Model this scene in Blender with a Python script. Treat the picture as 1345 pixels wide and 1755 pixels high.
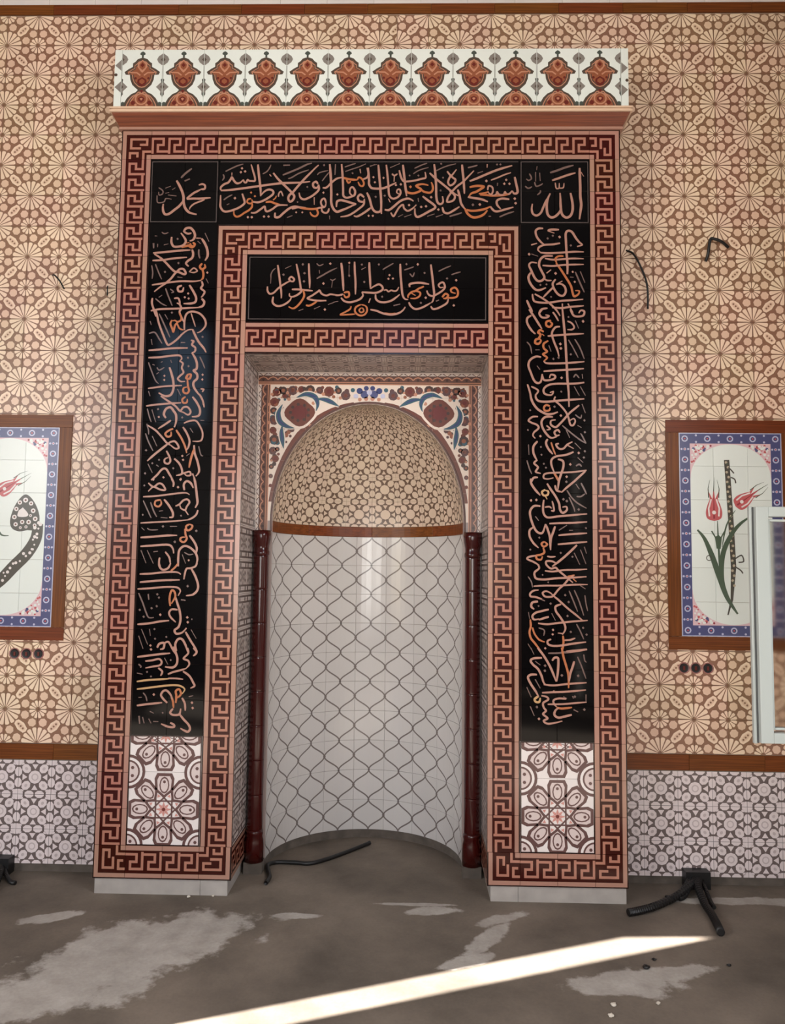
import bpy, bmesh, math, random
from mathutils import Matrix, Vector
random.seed(7)
for o in list(bpy.data.objects):
    bpy.data.objects.remove(o, do_unlink=True)
SC = bpy.context.scene
COL = SC.collection
PI = math.pi
# ------------------------------------------------------------------ camera
cam_d = bpy.data.cameras.new('camera')
cam = bpy.data.objects.new('camera', cam_d)
COL.objects.link(cam)
cam_d.sensor_fit = 'VERTICAL'
cam_d.sensor_height = 36.0
cam_d.lens = 36.0 * 1350.0 / 1755.0
cam_d.clip_start = 0.05
cam.matrix_world = (Matrix.Translation((0.2618, -4.4684, 1.6957)) @ Matrix.Rotation(0.022, 4, 'Z')
                    @ Matrix.Rotation(PI / 2 + 0.0787, 4, 'X') @ Matrix.Rotation(0.0116, 4, 'Z'))
SC.camera = cam
# ------------------------------------------------------------------ light
SC.view_settings.view_transform = 'Standard'
SC.view_settings.look = 'None'
SC.view_settings.exposure = -0.06
SC.view_settings.gamma = 1.0
SC.view_settings.use_curve_mapping = False
world = bpy.data.worlds.new('sky')
SC.world = world
world.use_nodes = True
wn = world.node_tree
bg = wn.nodes['Background']
sky = wn.nodes.new('ShaderNodeTexSky')
sky.sky_type = 'NISHITA'
sky.sun_disc = False
sky.sun_elevation = math.radians(35)
sky.sun_rotation = math.radians(247)
wn.links.new(sky.outputs[0], bg.inputs[0])
bg.inputs[1].default_value = 0.5
SUN_DIR = Vector((0.92, 0.39, -math.tan(math.radians(35)))).normalized()   # the way the light travels
sl = bpy.data.lights.new('sun', 'SUN')
sl.energy = 60.0
sl.angle = 0.006
sl.color = (1.0, 0.97, 0.92)
sun = bpy.data.objects.new('sun', sl)
COL.objects.link(sun)
sun.location = (-12, -6, 10)
sun.rotation_euler = SUN_DIR.to_track_quat('-Z', 'Y').to_euler()


def area(name, loc, direction, sx, sy, power, color=(1, 1, 1)):
    l = bpy.data.lights.new(name, 'AREA')
    l.shape = 'RECTANGLE'
    l.size, l.size_y = sx, sy
    l.energy = power
    l.color = color
    o = bpy.data.objects.new(name, l)
    COL.objects.link(o)
    o.location = loc
    o.rotation_euler = Vector(direction).to_track_quat('-Z', 'Z').to_euler()
    return o


# room limits (metres; Z = 0 is the foot of the tiling, the screed floor lies a little lower)
FLOOR, CEIL = -0.085, 6.4
XL, XR, YB, YW = -4.5, 2.8, -8.6, 0.308
# daylight lamps in the window openings; left and right lists are added for side light
REAR_WIN = [(-2.7, -1.9, 0.9, 3.3), (-0.95, 0.35, 0.9, 3.3), (0.75, 1.25, 0.9, 3.3)]      # x0, x1, z0, z1
UPPER_WIN = [(-4.1, -3.2, 4.2, 5.9), (-.6, .7, 4.2, 5.9)]
ADDED_LEFT_WIN = [(-7.6, -6.2, 1.0, 5.5), (-5.6, -4.2, 1.0, 5.5)]                               # y0, y1, z0, z1
ADDED_RIGHT_WIN = [(-5.9, -4.6, 1.0, 5.5), (-4.1, -2.8, 1.0, 5.5)]
DAY = (1.0, 0.98, 0.96)
for a, b, c, d in REAR_WIN:
    area('opening_area_light', ((a + b) / 2, YB - 0.12, (c + d) / 2), (0, 1, 0), b - a - .1, d - c - .1, 30 * (b - a) * (d - c), DAY)
for a, b, c, d in ADDED_LEFT_WIN:  # lamps in unseen left openings, added for broad diffuse light
    area('opening_area_light', (XL - 0.03, (a + b) / 2, (c + d) / 2), (1, 0, 0), b - a - .1, d - c - .1, 45 * (b - a) * (d - c), DAY)
for a, b, c, d in ADDED_RIGHT_WIN:  # lamps in unseen right openings, added to light the niche obliquely
    area('opening_area_light', (XR + 0.12, (a + b) / 2, (c + d) / 2), (-1, 0, 0), b - a - .1, d - c - .1, 45 * (b - a) * (d - c), DAY)
area('opening_area_light', (XR + 0.16, -0.9, 1.45), (-1, 0, 0), 0.6, 1.1, 6, (0.95, 0.98, 1.0))

# ------------------------------------------------------------------ materials
def lin(c):
    return tuple(((v / 255) / 12.92 if v <= 10 else (((v / 255) + 0.055) / 1.055) ** 2.4) for v in c)


MATS = {}


def mat(name, rgb, rough=0.3, vary=0.0, noise=0.0, scale=30.0, spec=0.5, metallic=0.0, coat=0.0):
    m = bpy.data.materials.new(name)
    m.use_nodes = True
    nt = m.node_tree
    b = nt.nodes['Principled BSDF']
    col = lin(rgb) + (1,)
    b.inputs['Base Color'].default_value = col
    b.inputs['Roughness'].default_value = rough
    b.inputs['Specular IOR Level'].default_value = spec
    b.inputs['Metallic'].default_value = metallic
    b.inputs['Coat Weight'].default_value = coat
    b.inputs['Coat Roughness'].default_value = 0.08
    if vary or noise:
        hsv = nt.nodes.new('ShaderNodeHueSaturation')
        hsv.inputs['Color'].default_value = col
        nt.links.new(hsv.outputs[0], b.inputs['Base Color'])
        last = None
        if vary:
            oi = nt.nodes.new('ShaderNodeObjectInfo')
            mr = nt.nodes.new('ShaderNodeMapRange')
            mr.inputs[3].default_value, mr.inputs[4].default_value = 1 - vary, 1 + vary
            nt.links.new(oi.outputs['Random'], mr.inputs[0])
            last = mr.outputs[0]
            mh = nt.nodes.new('ShaderNodeMapRange')
            mh.inputs[3].default_value, mh.inputs[4].default_value = 0.5 - vary * .12, 0.5 + vary * .22
            wnn = nt.nodes.new('ShaderNodeTexWhiteNoise')
            wnn.noise_dimensions = '1D'
            nt.links.new(oi.outputs['Random'], wnn.inputs['W'])
            nt.links.new(wnn.outputs[0], mh.inputs[0])
            nt.links.new(mh.outputs[0], hsv.inputs['Hue'])
        if noise:
            tc = nt.nodes.new('ShaderNodeTexCoord')
            nz = nt.nodes.new('ShaderNodeTexNoise')
            nz.inputs['Scale'].default_value = scale
            nz.inputs['Detail'].default_value = 4
            nt.links.new(tc.outputs['Object'], nz.inputs['Vector'])
            mr2 = nt.nodes.new('ShaderNodeMapRange')
            mr2.inputs[1].default_value, mr2.inputs[2].default_value = .3, .7
            mr2.inputs[3].default_value, mr2.inputs[4].default_value = 1 - noise, 1 + noise
            nt.links.new(nz.outputs[0], mr2.inputs[0])
            if last is not None:
                mu = nt.nodes.new('ShaderNodeMath')
                mu.operation = 'MULTIPLY'
                nt.links.new(last, mu.inputs[0])
                nt.links.new(mr2.outputs[0], mu.inputs[1])
                last = mu.outputs[0]
            else:
                last = mr2.outputs[0]
        nt.links.new(last, hsv.inputs['Value'])
    MATS[name] = m
    return m


mat('cream', (228, 200, 174), 0.32, vary=0.05)
mat('cream_bg', (136, 98, 77), 0.32, vary=0.05)
mat('cream_mid', (214, 180, 155), 0.32, vary=0.05)
mat('dado_light', (216, 201, 199), 0.3, vary=0.03)
mat('dado_line', (104, 90, 87), 0.3)
mat('dado_mid', (188, 172, 170), 0.3)
mat('dome_light', (202, 179, 158), 0.3, vary=0.03)
mat('dome_line', (102, 80, 66), 0.3)
mat('dome_mid', (156, 130, 112), 0.3)
mat('jamb_light', (194, 180, 174), 0.3, vary=0.04)
mat('jamb_line', (98, 84, 79), 0.3)
mat('jamb_mid', (146, 128, 122), 0.3)
mat('maroon', (50, 7, 3), 0.2, vary=0.05, spec=0.3)
mat('key_light', (162, 108, 91), 0.18, vary=0.05)
mat('band_light', (158, 116, 101), 0.18, vary=0.05)
mat('black_glaze', (4, 3, 4), 0.07, spec=0.22)
mat('dark_line', (34, 12, 8), 0.15)
mat('panel_line', (78, 68, 66), 0.2)
mat('letter', (160, 116, 101), 0.25)
mat('letter_orange', (164, 94, 56), 0.25)
mat('letter_yellow', (172, 134, 92), 0.25)
mat('letter_pale', (104, 80, 74), 0.25)
mat('tile_white', (214, 204, 200), 0.22, vary=0.03)
mat('frieze_white', (214, 217, 210), 0.3, vary=0.03)
mat('oval_white', (214, 218, 212), 0.25, vary=0.02)
mat('niche_white', (194, 188, 184), 0.16, vary=0.025)
mat('niche_line', (112, 102, 98), 0.2)
mat('niche_cross', (190, 182, 178), 0.2)
mat('grout', (170, 150, 132), 0.9)
mat('grout_dark', (60, 40, 34), 0.9)
mat('rosette_brown', (88, 60, 57), 0.25)
mat('rosette_mauve', (196, 178, 174), 0.25)
mat('rosette_pink', (188, 130, 120), 0.25)
mat('palm_dark', (74, 60, 50), 0.3)
mat('palm_orange', (134, 76, 50), 0.3)
mat('palm_pink', (176, 122, 96), 0.3)
mat('palm_maroon', (94, 27, 19), 0.3)
mat('palm_grey', (124, 116, 109), 0.3)
mat('palm_green', (66, 72, 65), 0.3)
mat('blue', (70, 72, 112), 0.28)
mat('blue_deep', (48, 54, 100), 0.28)
mat('blue_pale', (180, 178, 200), 0.28)
mat('teal', (48, 80, 92), 0.28)
mat('tulip_red', (180, 84, 86), 0.28)
mat('tulip_dark', (136, 44, 52), 0.28)
mat('leaf_green', (70, 84, 66), 0.28)
mat('reed', (70, 64, 56), 0.28)
mat('reed_light', (176, 160, 136), 0.28)
mat('flower_brown', (98, 46, 28), 0.3)
mat('flower_dark', (60, 36, 28), 0.3)
mat('spandrel_pink', (206, 172, 176), 0.28)
mat('spandrel_cream', (212, 194, 180), 0.3)
mat('zig_bg', (88, 57, 49), 0.3)
mat('column_red', (54, 8, 6), 0.14, spec=0.45)
mat('plaster', (132, 126, 120), 0.9, noise=0.05, scale=4)
mat('screed_edge', (86, 77, 69), 0.95, noise=0.25, scale=14)
mat('stone_plinth', (156, 148, 141), 0.6, noise=0.12, scale=10)
mat('pvc', (172, 178, 175), 0.3)
mat('gasket', (70, 72, 72), 0.6)
mat('cable', (14, 12, 12), 0.45)
mat('socket_dark', (22, 10, 10), 0.4)
mat('socket_ring', (150, 96, 90), 0.4)
mat('crumb', (196, 186, 172), 0.9)
mat('handle_metal', (160, 160, 160), 0.3, metallic=0.9)


def wood():
    m = mat('wood_strip', (120, 62, 30), 0.35, vary=0.06, spec=0.25)
    nt = m.node_tree
    b = nt.nodes['Principled BSDF']
    tc = nt.nodes.new('ShaderNodeTexCoord')
    mp = nt.nodes.new('ShaderNodeMapping')
    mp.inputs['Scale'].default_value = (1.5, 60, 60)
    nz = nt.nodes.new('ShaderNodeTexNoise')
    nz.inputs['Scale'].default_value = 2.0
    nz.inputs['Detail'].default_value = 5
    rp = nt.nodes.new('ShaderNodeValToRGB')
    rp.color_ramp.elements[0].position, rp.color_ramp.elements[1].position = .3, .7
    rp.color_ramp.elements[0].color = lin((88, 42, 17)) + (1,)
    rp.color_ramp.elements[1].color = lin((122, 62, 27)) + (1,)
    nt.links.new(tc.outputs['Object'], mp.inputs[0])
    nt.links.new(mp.outputs[0], nz.inputs[0])
    nt.links.new(nz.outputs[0], rp.inputs[0])
    hs = [n for n in nt.nodes if n.type == 'HUE_SAT'][0]
    nt.links.new(rp.outputs[0], hs.inputs['Color'])


wood()


def screed():
    """grey-brown screed with pale cement spills that have outlines of their own"""
    m = mat('screed', (120, 108, 98), 0.85)
    nt = m.node_tree
    N, L = nt.nodes, nt.links
    b = N['Principled BSDF']
    tc = N.new('ShaderNodeTexCoord')

    def noise(scale, detail=4, rough=.55):
        n = N.new('ShaderNodeTexNoise')
        n.inputs['Scale'].default_value = scale
        n.inputs['Detail'].default_value = detail
        n.inputs['Roughness'].default_value = rough
        L.new(tc.outputs['Object'], n.inputs['Vector'])
        return n.outputs[0]

    def math_(op, a, c=None, clamp=False):
        n = N.new('ShaderNodeMath')
        n.operation = op
        n.use_clamp = clamp
        for i, v in enumerate((a, c)):
            if v is None:
                continue
            if isinstance(v, (int, float)):
                n.inputs[i].default_value = v
            else:
                L.new(v, n.inputs[i])
        return n.outputs[0]
    rp = N.new('ShaderNodeValToRGB')
    e = rp.color_ramp.elements
    e[0].position, e[1].position = .3, .72
    e[0].color = lin((78, 69, 60)) + (1,)
    e[1].color = lin((128, 115, 102)) + (1,)
    big = noise(1.7, 6)
    L.new(big, rp.inputs[0])
    fine = noise(60, 3)
    edge = math_('MULTIPLY', math_('SUBTRACT', noise(5.0, 8, .65), .5), 2.3)
    # spills: centre x, y, half length, half width, turn
    blobs = [(-1.02, -.62, .52, .27, .55), (-1.22, -.98, .34, .2, .45), (-.78, -.42, .26, .2, .3), (-1.56, -.3, .15, .05, .4),
             (.40, -.13, .13, .05, .1), (.30, -.05, .2, .02, 0), (.68, -.42, .26, .05, 1.0), (.78, -.2, .14, .05, .6), (.56, -.66, .14, .05, .5),
             (1.2, -.84, .22, .11, .1), (1.45, -.74, .2, .06, .2), (2.15, .08, .35, .05, 0), (-.3, -.22, .12, .03, 0),
             (.15, -2.2, .5, .2, .4), (-1.9, -1.9, .4, .25, 1.1), (1.6, -2.6, .5, .3, .2), (-2.8, -.7, .4, .2, .8), (-.9, -3.6, .7, .3, .3)]
    tot = None
    for cx, cy, a, c, t in blobs:
        mp = N.new('ShaderNodeMapping')
        mp.vector_type = 'TEXTURE'
        mp.inputs['Location'].default_value = (cx, cy, FLOOR)
        mp.inputs['Rotation'].default_value = (0, 0, t)
        mp.inputs['Scale'].default_value = (a, c, 1)
        L.new(tc.outputs['Object'], mp.inputs[0])
        ln = N.new('ShaderNodeVectorMath')
        ln.operation = 'LENGTH'
        L.new(mp.outputs[0], ln.inputs[0])
        d = math_('SUBTRACT', 1.15, math_('ADD', ln.outputs['Value'], edge))
        tot = d if tot is None else math_('MAXIMUM', tot, d)
    mask = math_('MULTIPLY', tot, 4.0, True)
    mix = N.new('ShaderNodeMix')
    mix.data_type = 'RGBA'
    L.new(math_('MULTIPLY', mask, math_('ADD', math_('MULTIPLY', noise(9, 5), .9), .25), True), mix.inputs['Factor'])
    L.new(rp.outputs[0], mix.inputs['A'])
    mix.inputs['B'].default_value = lin((182, 175, 167)) + (1,)
    hs = N.new('ShaderNodeHueSaturation')
    L.new(mix.outputs['Result'], hs.inputs['Color'])
    L.new(math_('ADD', math_('MULTIPLY', fine, .3), .85), hs.inputs['Value'])
    L.new(hs.outputs[0], b.inputs['Base Color'])
    bp = N.new('ShaderNodeBump')
    bp.inputs['Strength'].default_value = .35
    bp.inputs['Distance'].default_value = .01
    L.new(math_('ADD', noise(7, 8), math_('MULTIPLY', fine, .2)), bp.inputs['Height'])
    L.new(bp.outputs[0], b.inputs['Normal'])


screed()


def glass():
    m = mat('glass', (236, 234, 228), 0.2)
    b = m.node_tree.nodes['Principled BSDF']
    b.inputs['Transmission Weight'].default_value = 1.0
    b.inputs['IOR'].default_value = 1.15


glass()

# ------------------------------------------------------------------ builders
def front(u, v, h):          # a face that looks towards -Y
    return (u, -h, v)


def cyl(R):                  # the inside of a half cylinder, u along the arc
    def f(u, v, h):
        a = u / R
        return ((R - h) * math.sin(a), (R - h) * math.cos(a), v)
    return f


class MB:
    def __init__(self, fn=front):
        self.v, self.f, self.m, self.names, self.fn = [], [], [], [], fn

    def mi(self, name):
        if name not in self.names:
            self.names.append(name)
        return self.names.index(name)

    def raw(self, pts, faces, m):
        n = len(self.v)
        self.v += [tuple(p) for p in pts]
        k = self.mi(m)
        for f in faces:
            self.f.append([n + i for i in f])
            self.m.append(k)

    def poly(self, pts, m, h):
        area2 = sum(pts[i - 1][0] * pts[i][1] - pts[i][0] * pts[i - 1][1] for i in range(len(pts)))
        if area2 < 0:
            pts = pts[::-1]
        self.raw([self.fn(u, v, h) for u, v in pts], [list(range(len(pts)))], m)

    def rect(self, x0, y0, x1, y1, m, h):
        self.poly([(x0, y0), (x1, y0), (x1, y1), (x0, y1)], m, h)

    def disc(self, x, y, r, m, h, n=12, ry=None, turn=0.0):
        ry = ry or r
        ct, st = math.cos(turn), math.sin(turn)
        self.poly([(x + r * math.cos(a) * ct - ry * math.sin(a) * st, y + r * math.cos(a) * st + ry * math.sin(a) * ct)
                   for a in [2 * PI * i / n for i in range(n)]], m, h)

    def ring(self, x, y, r0, r1, m, h, n=16):
        for i in range(n):
            a, b = 2 * PI * i / n, 2 * PI * (i + 1) / n
            self.poly([(x + r0 * math.cos(a), y + r0 * math.sin(a)), (x + r1 * math.cos(a), y + r1 * math.sin(a)),
                       (x + r1 * math.cos(b), y + r1 * math.sin(b)), (x + r0 * math.cos(b), y + r0 * math.sin(b))], m, h)

    def ribbon(self, pts, w, m, h, taper=None):
        """a flat band along a polyline; taper(t) scales the width"""
        n = len(pts)
        L, R = [], []
        ds = [0.0]
        for i in range(1, n):
            ds.append(ds[-1] + math.hypot(pts[i][0] - pts[i - 1][0], pts[i][1] - pts[i - 1][1]))
        for i in range(n):
            p0, p1 = pts[max(i - 1, 0)], pts[min(i + 1, n - 1)]
            if 0 < i < n - 1:
                a1 = (pts[i][0] - p0[0], pts[i][1] - p0[1])
                a2 = (p1[0] - pts[i][0], p1[1] - pts[i][1])
                l1, l2 = math.hypot(*a1) or 1, math.hypot(*a2) or 1
                t = (a1[0] / l1 + a2[0] / l2, a1[1] / l1 + a2[1] / l2)
            else:
                t = (p1[0] - p0[0], p1[1] - p0[1])
            l = math.hypot(*t)
            if l < 1e-9:
                t, l = (p1[0] - p0[0], p1[1] - p0[1]), math.hypot(p1[0] - p0[0], p1[1] - p0[1]) or 1
            k = 1.0
            if 0 < i < n - 1:
                c = (a1[0] * a2[0] + a1[1] * a2[1]) / (l1 * l2)
                k = min(1 / max(math.sqrt(max((1 + c) / 2, 0)), .5), 1.6)
            ww = w * .5 * k * (taper(ds[i] / ds[-1]) if taper else 1)
            nx, ny = -t[1] / l * ww, t[0] / l * ww
            L.append((pts[i][0] + nx, pts[i][1] + ny))
            R.append((pts[i][0] - nx, pts[i][1] - ny))
        V = [self.fn(u, v, h + i * 1.2e-6) for i, (u, v) in enumerate(R)] + [self.fn(u, v, h + i * 1.2e-6) for i, (u, v) in enumerate(L)]
        self.raw(V, [[i, i + 1, n + i + 1, n + i] for i in range(n - 1)], m)

    def slab(self, w, h, t, m, c=0.0008, nu=1):
        """a tile: w x h, thickness t, chamfered front edge; its back lies at height 0"""
        g = 0.0006
        X, Z = w / 2 - g, h / 2 - g
        P = []
        xs = [-X + 2 * X * i / nu for i in range(nu + 1)]
        xi = [(-X + c) + 2 * (X - c) * i / nu for i in range(nu + 1)]
        for (xx, zz, hh) in ((xs, Z, 0), (xs, Z, t - c), (xi, Z - c, t)):
            P.append([self.fn(x, -zz, hh) for x in xx] + [self.fn(x, zz, hh) for x in xx])
        k = nu + 1
        V = P[0] + P[1] + P[2]
        F = []
        o1, o2 = 2 * k, 4 * k
        for i in range(nu):
            F.append([o2 + i, o2 + i + 1, o2 + k + i + 1, o2 + k + i])
            for a, b in ((0, o1), (o1, o2)):
                F.append([a + i, a + i + 1, b + i + 1, b + i])
                F.append([a + k + i + 1, a + k + i, b + k + i, b + k + i + 1])
        for a, b in ((0, o1), (o1, o2)):
            F.append([a + k, a, b, b + k])
            F.append([a + nu, a + k + nu, b + k + nu, b + nu])
        self.raw(V, F, m)

    def box(self, x0, x1, y0, y1, z0, z1, m):
        self.raw([(x, y, z) for z in (z0, z1) for y in (y0, y1) for x in (x0, x1)],
                 [[0, 2, 3, 1], [4, 5, 7, 6], [0, 1, 5, 4], [2, 6, 7, 3], [0, 4, 6, 2], [1, 3, 7, 5]], m)

    def lathe(self, prof, m, n=20, cx=0, cy=0):
        V, F = [], []
        for r, z in prof:
            V += [(cx + r * math.cos(2 * PI * i / n), cy + r * math.sin(2 * PI * i / n), z) for i in range(n)]
        for j in range(len(prof) - 1):
            F += [[j * n + i, j * n + (i + 1) % n, (j + 1) * n + (i + 1) % n, (j + 1) * n + i] for i in range(n)]
        F.append(list(range(n))[::-1])
        F.append([(len(prof) - 1) * n + i for i in range(n)])
        self.raw(V, F, m)

    def tube(self, pts, r, m, n=8):
        pts = [Vector(p) for p in pts]
        V, F = [], []
        up = Vector((0, 0, 1))
        for i, p in enumerate(pts):
            t = (pts[min(i + 1, len(pts) - 1)] - pts[max(i - 1, 0)]).normalized()
            s = t.cross(up)
            if s.length < .1:
                s = t.cross(Vector((1, 0, 0)))
            s.normalize()
            q = s.cross(t)
            rr = r[i] if isinstance(r, (list, tuple)) else r
            V += [p + s * rr * math.cos(2 * PI * k / n) + q * rr * math.sin(2 * PI * k / n) for k in range(n)]
        for i in range(len(pts) - 1):
            F += [[i * n + k, i * n + (k + 1) % n, (i + 1) * n + (k + 1) % n, (i + 1) * n + k] for k in range(n)]
        F += [list(range(n)), [(len(pts) - 1) * n + k for k in range(n)][::-1]]
        self.raw(V, F, m)

    def mesh(self, name, smooth=False):
        me = bpy.data.meshes.new(name)
        me.from_pydata(self.v, [], self.f)
        for n in self.names:
            me.materials.append(MATS[n])
        me.polygons.foreach_set('material_index', self.m)
        if smooth:
            me.polygons.foreach_set('use_smooth', [True] * len(self.f))
        me.update()
        return me


def link(name, me, parent=None, loc=(0, 0, 0), rot=(0, 0, 0)):
    o = bpy.data.objects.new(name, me)
    COL.objects.link(o)
    o.parent = parent
    o.location = loc
    o.rotation_euler = rot
    return o


def empty(name, parent=None, loc=(0, 0, 0), rot=(0, 0, 0)):
    return link(name, None, parent, loc, rot)


def tag(o, label, cat, group=None):
    o['label'] = label
    o['category'] = cat
    if group:
        o['group'] = group
    return o


def struct(o, label=None):
    o['kind'] = 'structure'
    if label:
        o['label'] = label
    return o


def fix_normals(me):
    bm = bmesh.new()
    bm.from_mesh(me)
    bmesh.ops.recalc_face_normals(bm, faces=bm.faces)
    bm.to_mesh(me)
    bm.free()
    return me


def spline(pts, k=6):
    """Catmull-Rom through the points"""
    out = []
    n = len(pts)
    if n < 3:
        return list(pts)
    for i in range(n - 1):
        p0, p1, p2, p3 = pts[max(i - 1, 0)], pts[i], pts[i + 1], pts[min(i + 2, n - 1)]
        for j in range(k):
            t = j / k
            out.append(tuple(.5 * ((2 * p1[d]) + (-p0[d] + p2[d]) * t + (2 * p0[d] - 5 * p1[d] + 4 * p2[d] - p3[d]) * t * t
                                   + (-p0[d] + 3 * p1[d] - 3 * p2[d] + p3[d]) * t ** 3) for d in range(len(p1))))
    out.append(tuple(pts[-1]))
    return out


TT = 0.008        # tile thickness
E0 = 0.00012      # one layer of print
# ------------------------------------------------------------------ the shell of the hall
HO, HP = 1.475, 0.705           # half widths of the surround and of its opening
ZT = 4.316                      # top of the surround
YR = 0.42                       # face of the recess
RN = 0.593                      # radius of the niche
def box_obj(name, b, m):
    mb = MB()
    mb.box(*b, m)
    return link(name, mb.mesh(name))


mb = MB()
mb.box(XL - .3, XR + .3, YB - .3, 1.5, FLOOR - .2, FLOOR, 'screed')
struct(link('floor', mb.mesh('floor')), 'bare grey screed floor with pale cement spills')
struct(box_obj('ceiling', (XL - .3, XR + .3, YB - .3, 1.5, CEIL, CEIL + .2), 'plaster'), 'plain plastered ceiling of the hall')
# rear wall with its windows, right wall with one window plus added ones, left wall with added openings
def wall_with_holes(name, axis, pos, thick, a0, a1, holes, m, label):
    mb = MB()
    xs = sorted({a0, a1} | {h[0] for h in holes} | {h[1] for h in holes})
    for i in range(len(xs) - 1):
        s, e = xs[i], xs[i + 1]
        hs = sorted([(h[2], h[3]) for h in holes if h[0] <= s + 1e-6 and h[1] >= e - 1e-6])
        z = FLOOR
        spans = []
        for c, d in hs:
            spans.append((z, c))
            z = d
        spans.append((z, CEIL))
        for c, d in spans:
            if axis == 'x':
                mb.box(s, e, pos, pos + thick, c, d, m)
            else:
                mb.box(pos, pos + thick, s, e, c, d, m)
    return struct(link(name, mb.mesh(name)), label)


wall_with_holes('wall_rear', 'x', YB - .3, .3, XL - .3, XR + .3,
                REAR_WIN + UPPER_WIN, 'plaster', 'plain plastered wall behind the viewer with windows')
wall_with_holes('wall_right', 'y', XR, .3, YB - .3, 1.5, [(-1.25, -.56, .82, 2.08)] + ADDED_RIGHT_WIN, 'plaster', 'plain plastered side wall with a window and added openings that let in light')
# an added sun slit in the left wall: its outline is the one the patch of sun on the floor asks for
wl = wall_with_holes('wall_left', 'y', XL - .06, .06, YB - .3, 1.5, [(-3.057, -2.868, 1.9, 4.74)] + ADDED_LEFT_WIN, 'plaster', 'plain plastered side wall with an added sun slit and added openings that let in light')
mb = MB()
w_ = [(-3.057, 4.74), (-2.868, 4.74), (-2.868, 4.36)]
mb.raw([(XL - .06, y, z) for y, z in w_] + [(XL, y, z) for y, z in w_], [[0, 1, 2], [5, 4, 3], [0, 3, 4, 1], [1, 4, 5, 2], [2, 5, 3, 0]], 'plaster')
link('added_slit_wedge', mb.mesh('added_slit_wedge'), wl)  # added wedge that slants the far end of the sun streak
# wall behind the tiles (mortar bed) and its bare foot
mb = MB()
for x0, x1, z0, z1 in ((XL, -HO + .02, FLOOR, 5.45), (HO - .02, XR, FLOOR, 5.45), (-HO + .02, HO - .02, 4.3, 5.45)):
    mb.box(x0, x1, YW, 1.3, max(z0, -.04), z1, 'grout')
mb.box(XL, XR, YW, 1.3, 5.45, CEIL, 'plaster')
for x0, x1 in ((XL, -HO + .02), (HO - .02, XR)):
    mb.box(x0, x1, YW + .004, 1.3, FLOOR, -.04, 'screed_edge')
mb.box(XL, XR, 1.3, 1.5, FLOOR, CEIL, 'plaster')
wall = struct(link('wall_back', mb.mesh('wall_back')), 'tiled back wall with cream and brown star pattern around the prayer niche')

# --- cream star-pattern tile
T = 0.2
def wall_tile():
    mb = MB()
    mb.slab(T, T, TT, 'cream_bg')
    h = TT + E0
    H = T / 2
    def P(x, y):
        return ((x - .5) * T, (y - .5) * T)
    for cx, cy, a0 in ((0, 0, 0), (1, 1, PI)):                       # quarter of the 16-petal rosette
        for k in range(4):
            a = a0 + (k + .5) * PI / 8
            w0, w1 = .004, .064
            d, n = (math.cos(a), math.sin(a)), (-math.sin(a), math.cos(a))
            pts = [(.07, -w0), (.425, -w1), (.465, -w1 * .8), (.475, 0), (.465, w1 * .8), (.425, w1), (.07, w0)]
            mb.poly([P(min(max(cx + d[0] * r + n[0] * s, .004), .996), min(max(cy + d[1] * r + n[1] * s, .004), .996)) for r, s in pts], 'cream', h)
    for cx, cy, a0 in ((1, 0, PI / 2), (0, 1, -PI / 2)):             # quarter of the small rosette
        for k in range(3):
            a = a0 + (k + .5) * PI / 6
            d, n = (math.cos(a), math.sin(a)), (-math.sin(a), math.cos(a))
            pts = [(.075, -.010), (.22, -.045), (.265, -.034), (.265, .034), (.22, .045), (.075, .010)]
            mb.poly([P(min(max(cx + d[0] * r + n[0] * s, .004), .996), min(max(cy + d[1] * r + n[1] * s, .004), .996)) for r, s in pts], 'cream', h)
    for sx, sy, cx, cy in ((-1, 1, 1, 0), (1, -1, 0, 1)):
        for dx, dy in ((.39, .165), (.165, .39)):
            x, y = cx + sx * dx, cy + sy * dy
            mb.poly([P(x + .128 * math.cos(2 * PI * i / 7 + .3), y + .128 * math.sin(2 * PI * i / 7 + .3)) for i in range(7)], 'cream_mid', h)
    s = .7071
    def D(a, b):
        return P(.5 + (a * s - b * s), .5 + (a * s + b * s))
    loz = [(-.225, 0), (-.19, -.09), (0, -.135), (.19, -.09), (.225, 0), (.19, .09), (0, .135), (-.19, .09)]
    mb.poly([D(a, b) for a, b in loz], 'cream', h)
    mb.poly([D(a * .74, b * .52) for a, b in loz], 'cream_mid', h + E0)
    for a in (-.095, 0, .095):
        mb.poly([D(a + .032 * math.cos(i * PI / 3), .032 * math.sin(i * PI / 3)) for i in range(6)], 'cream_bg', h + 2 * E0)
    return mb.mesh('wall_tile')


WT = wall_tile()
W0 = 5.0647 - .004
LX, RX = -1.9605, 1.7503
def hidden(x, z):                  # wholly behind the surround, the frieze or a picture panel
    if abs(x) + T / 2 < HO - .01 and z + T / 2 < 4.78:
        return True
    for a, b in ((1.81, 2.585), (-2.6, -1.825)):
        if a < x - T / 2 and x + T / 2 < b and 1.28 < z - T / 2 and z + T / 2 < 2.64:
            return True
    return False


def cut_tile(rot, w):
    """a tile cut to width w on its right side"""
    bm = bmesh.new()
    bm.from_mesh(WT)
    bmesh.ops.rotate(bm, verts=bm.verts, cent=(0, 0, 0), matrix=Matrix.Rotation(rot, 3, 'Y'))
    bmesh.ops.bisect_plane(bm, geom=bm.verts[:] + bm.edges[:] + bm.faces[:], plane_co=(w - T / 2, 0, 0), plane_no=(1, 0, 0), clear_outer=True)
    me = WT.copy()
    me.name = 'cut_wall_tile'
    bm.to_mesh(me)
    bm.free()
    return me


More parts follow.
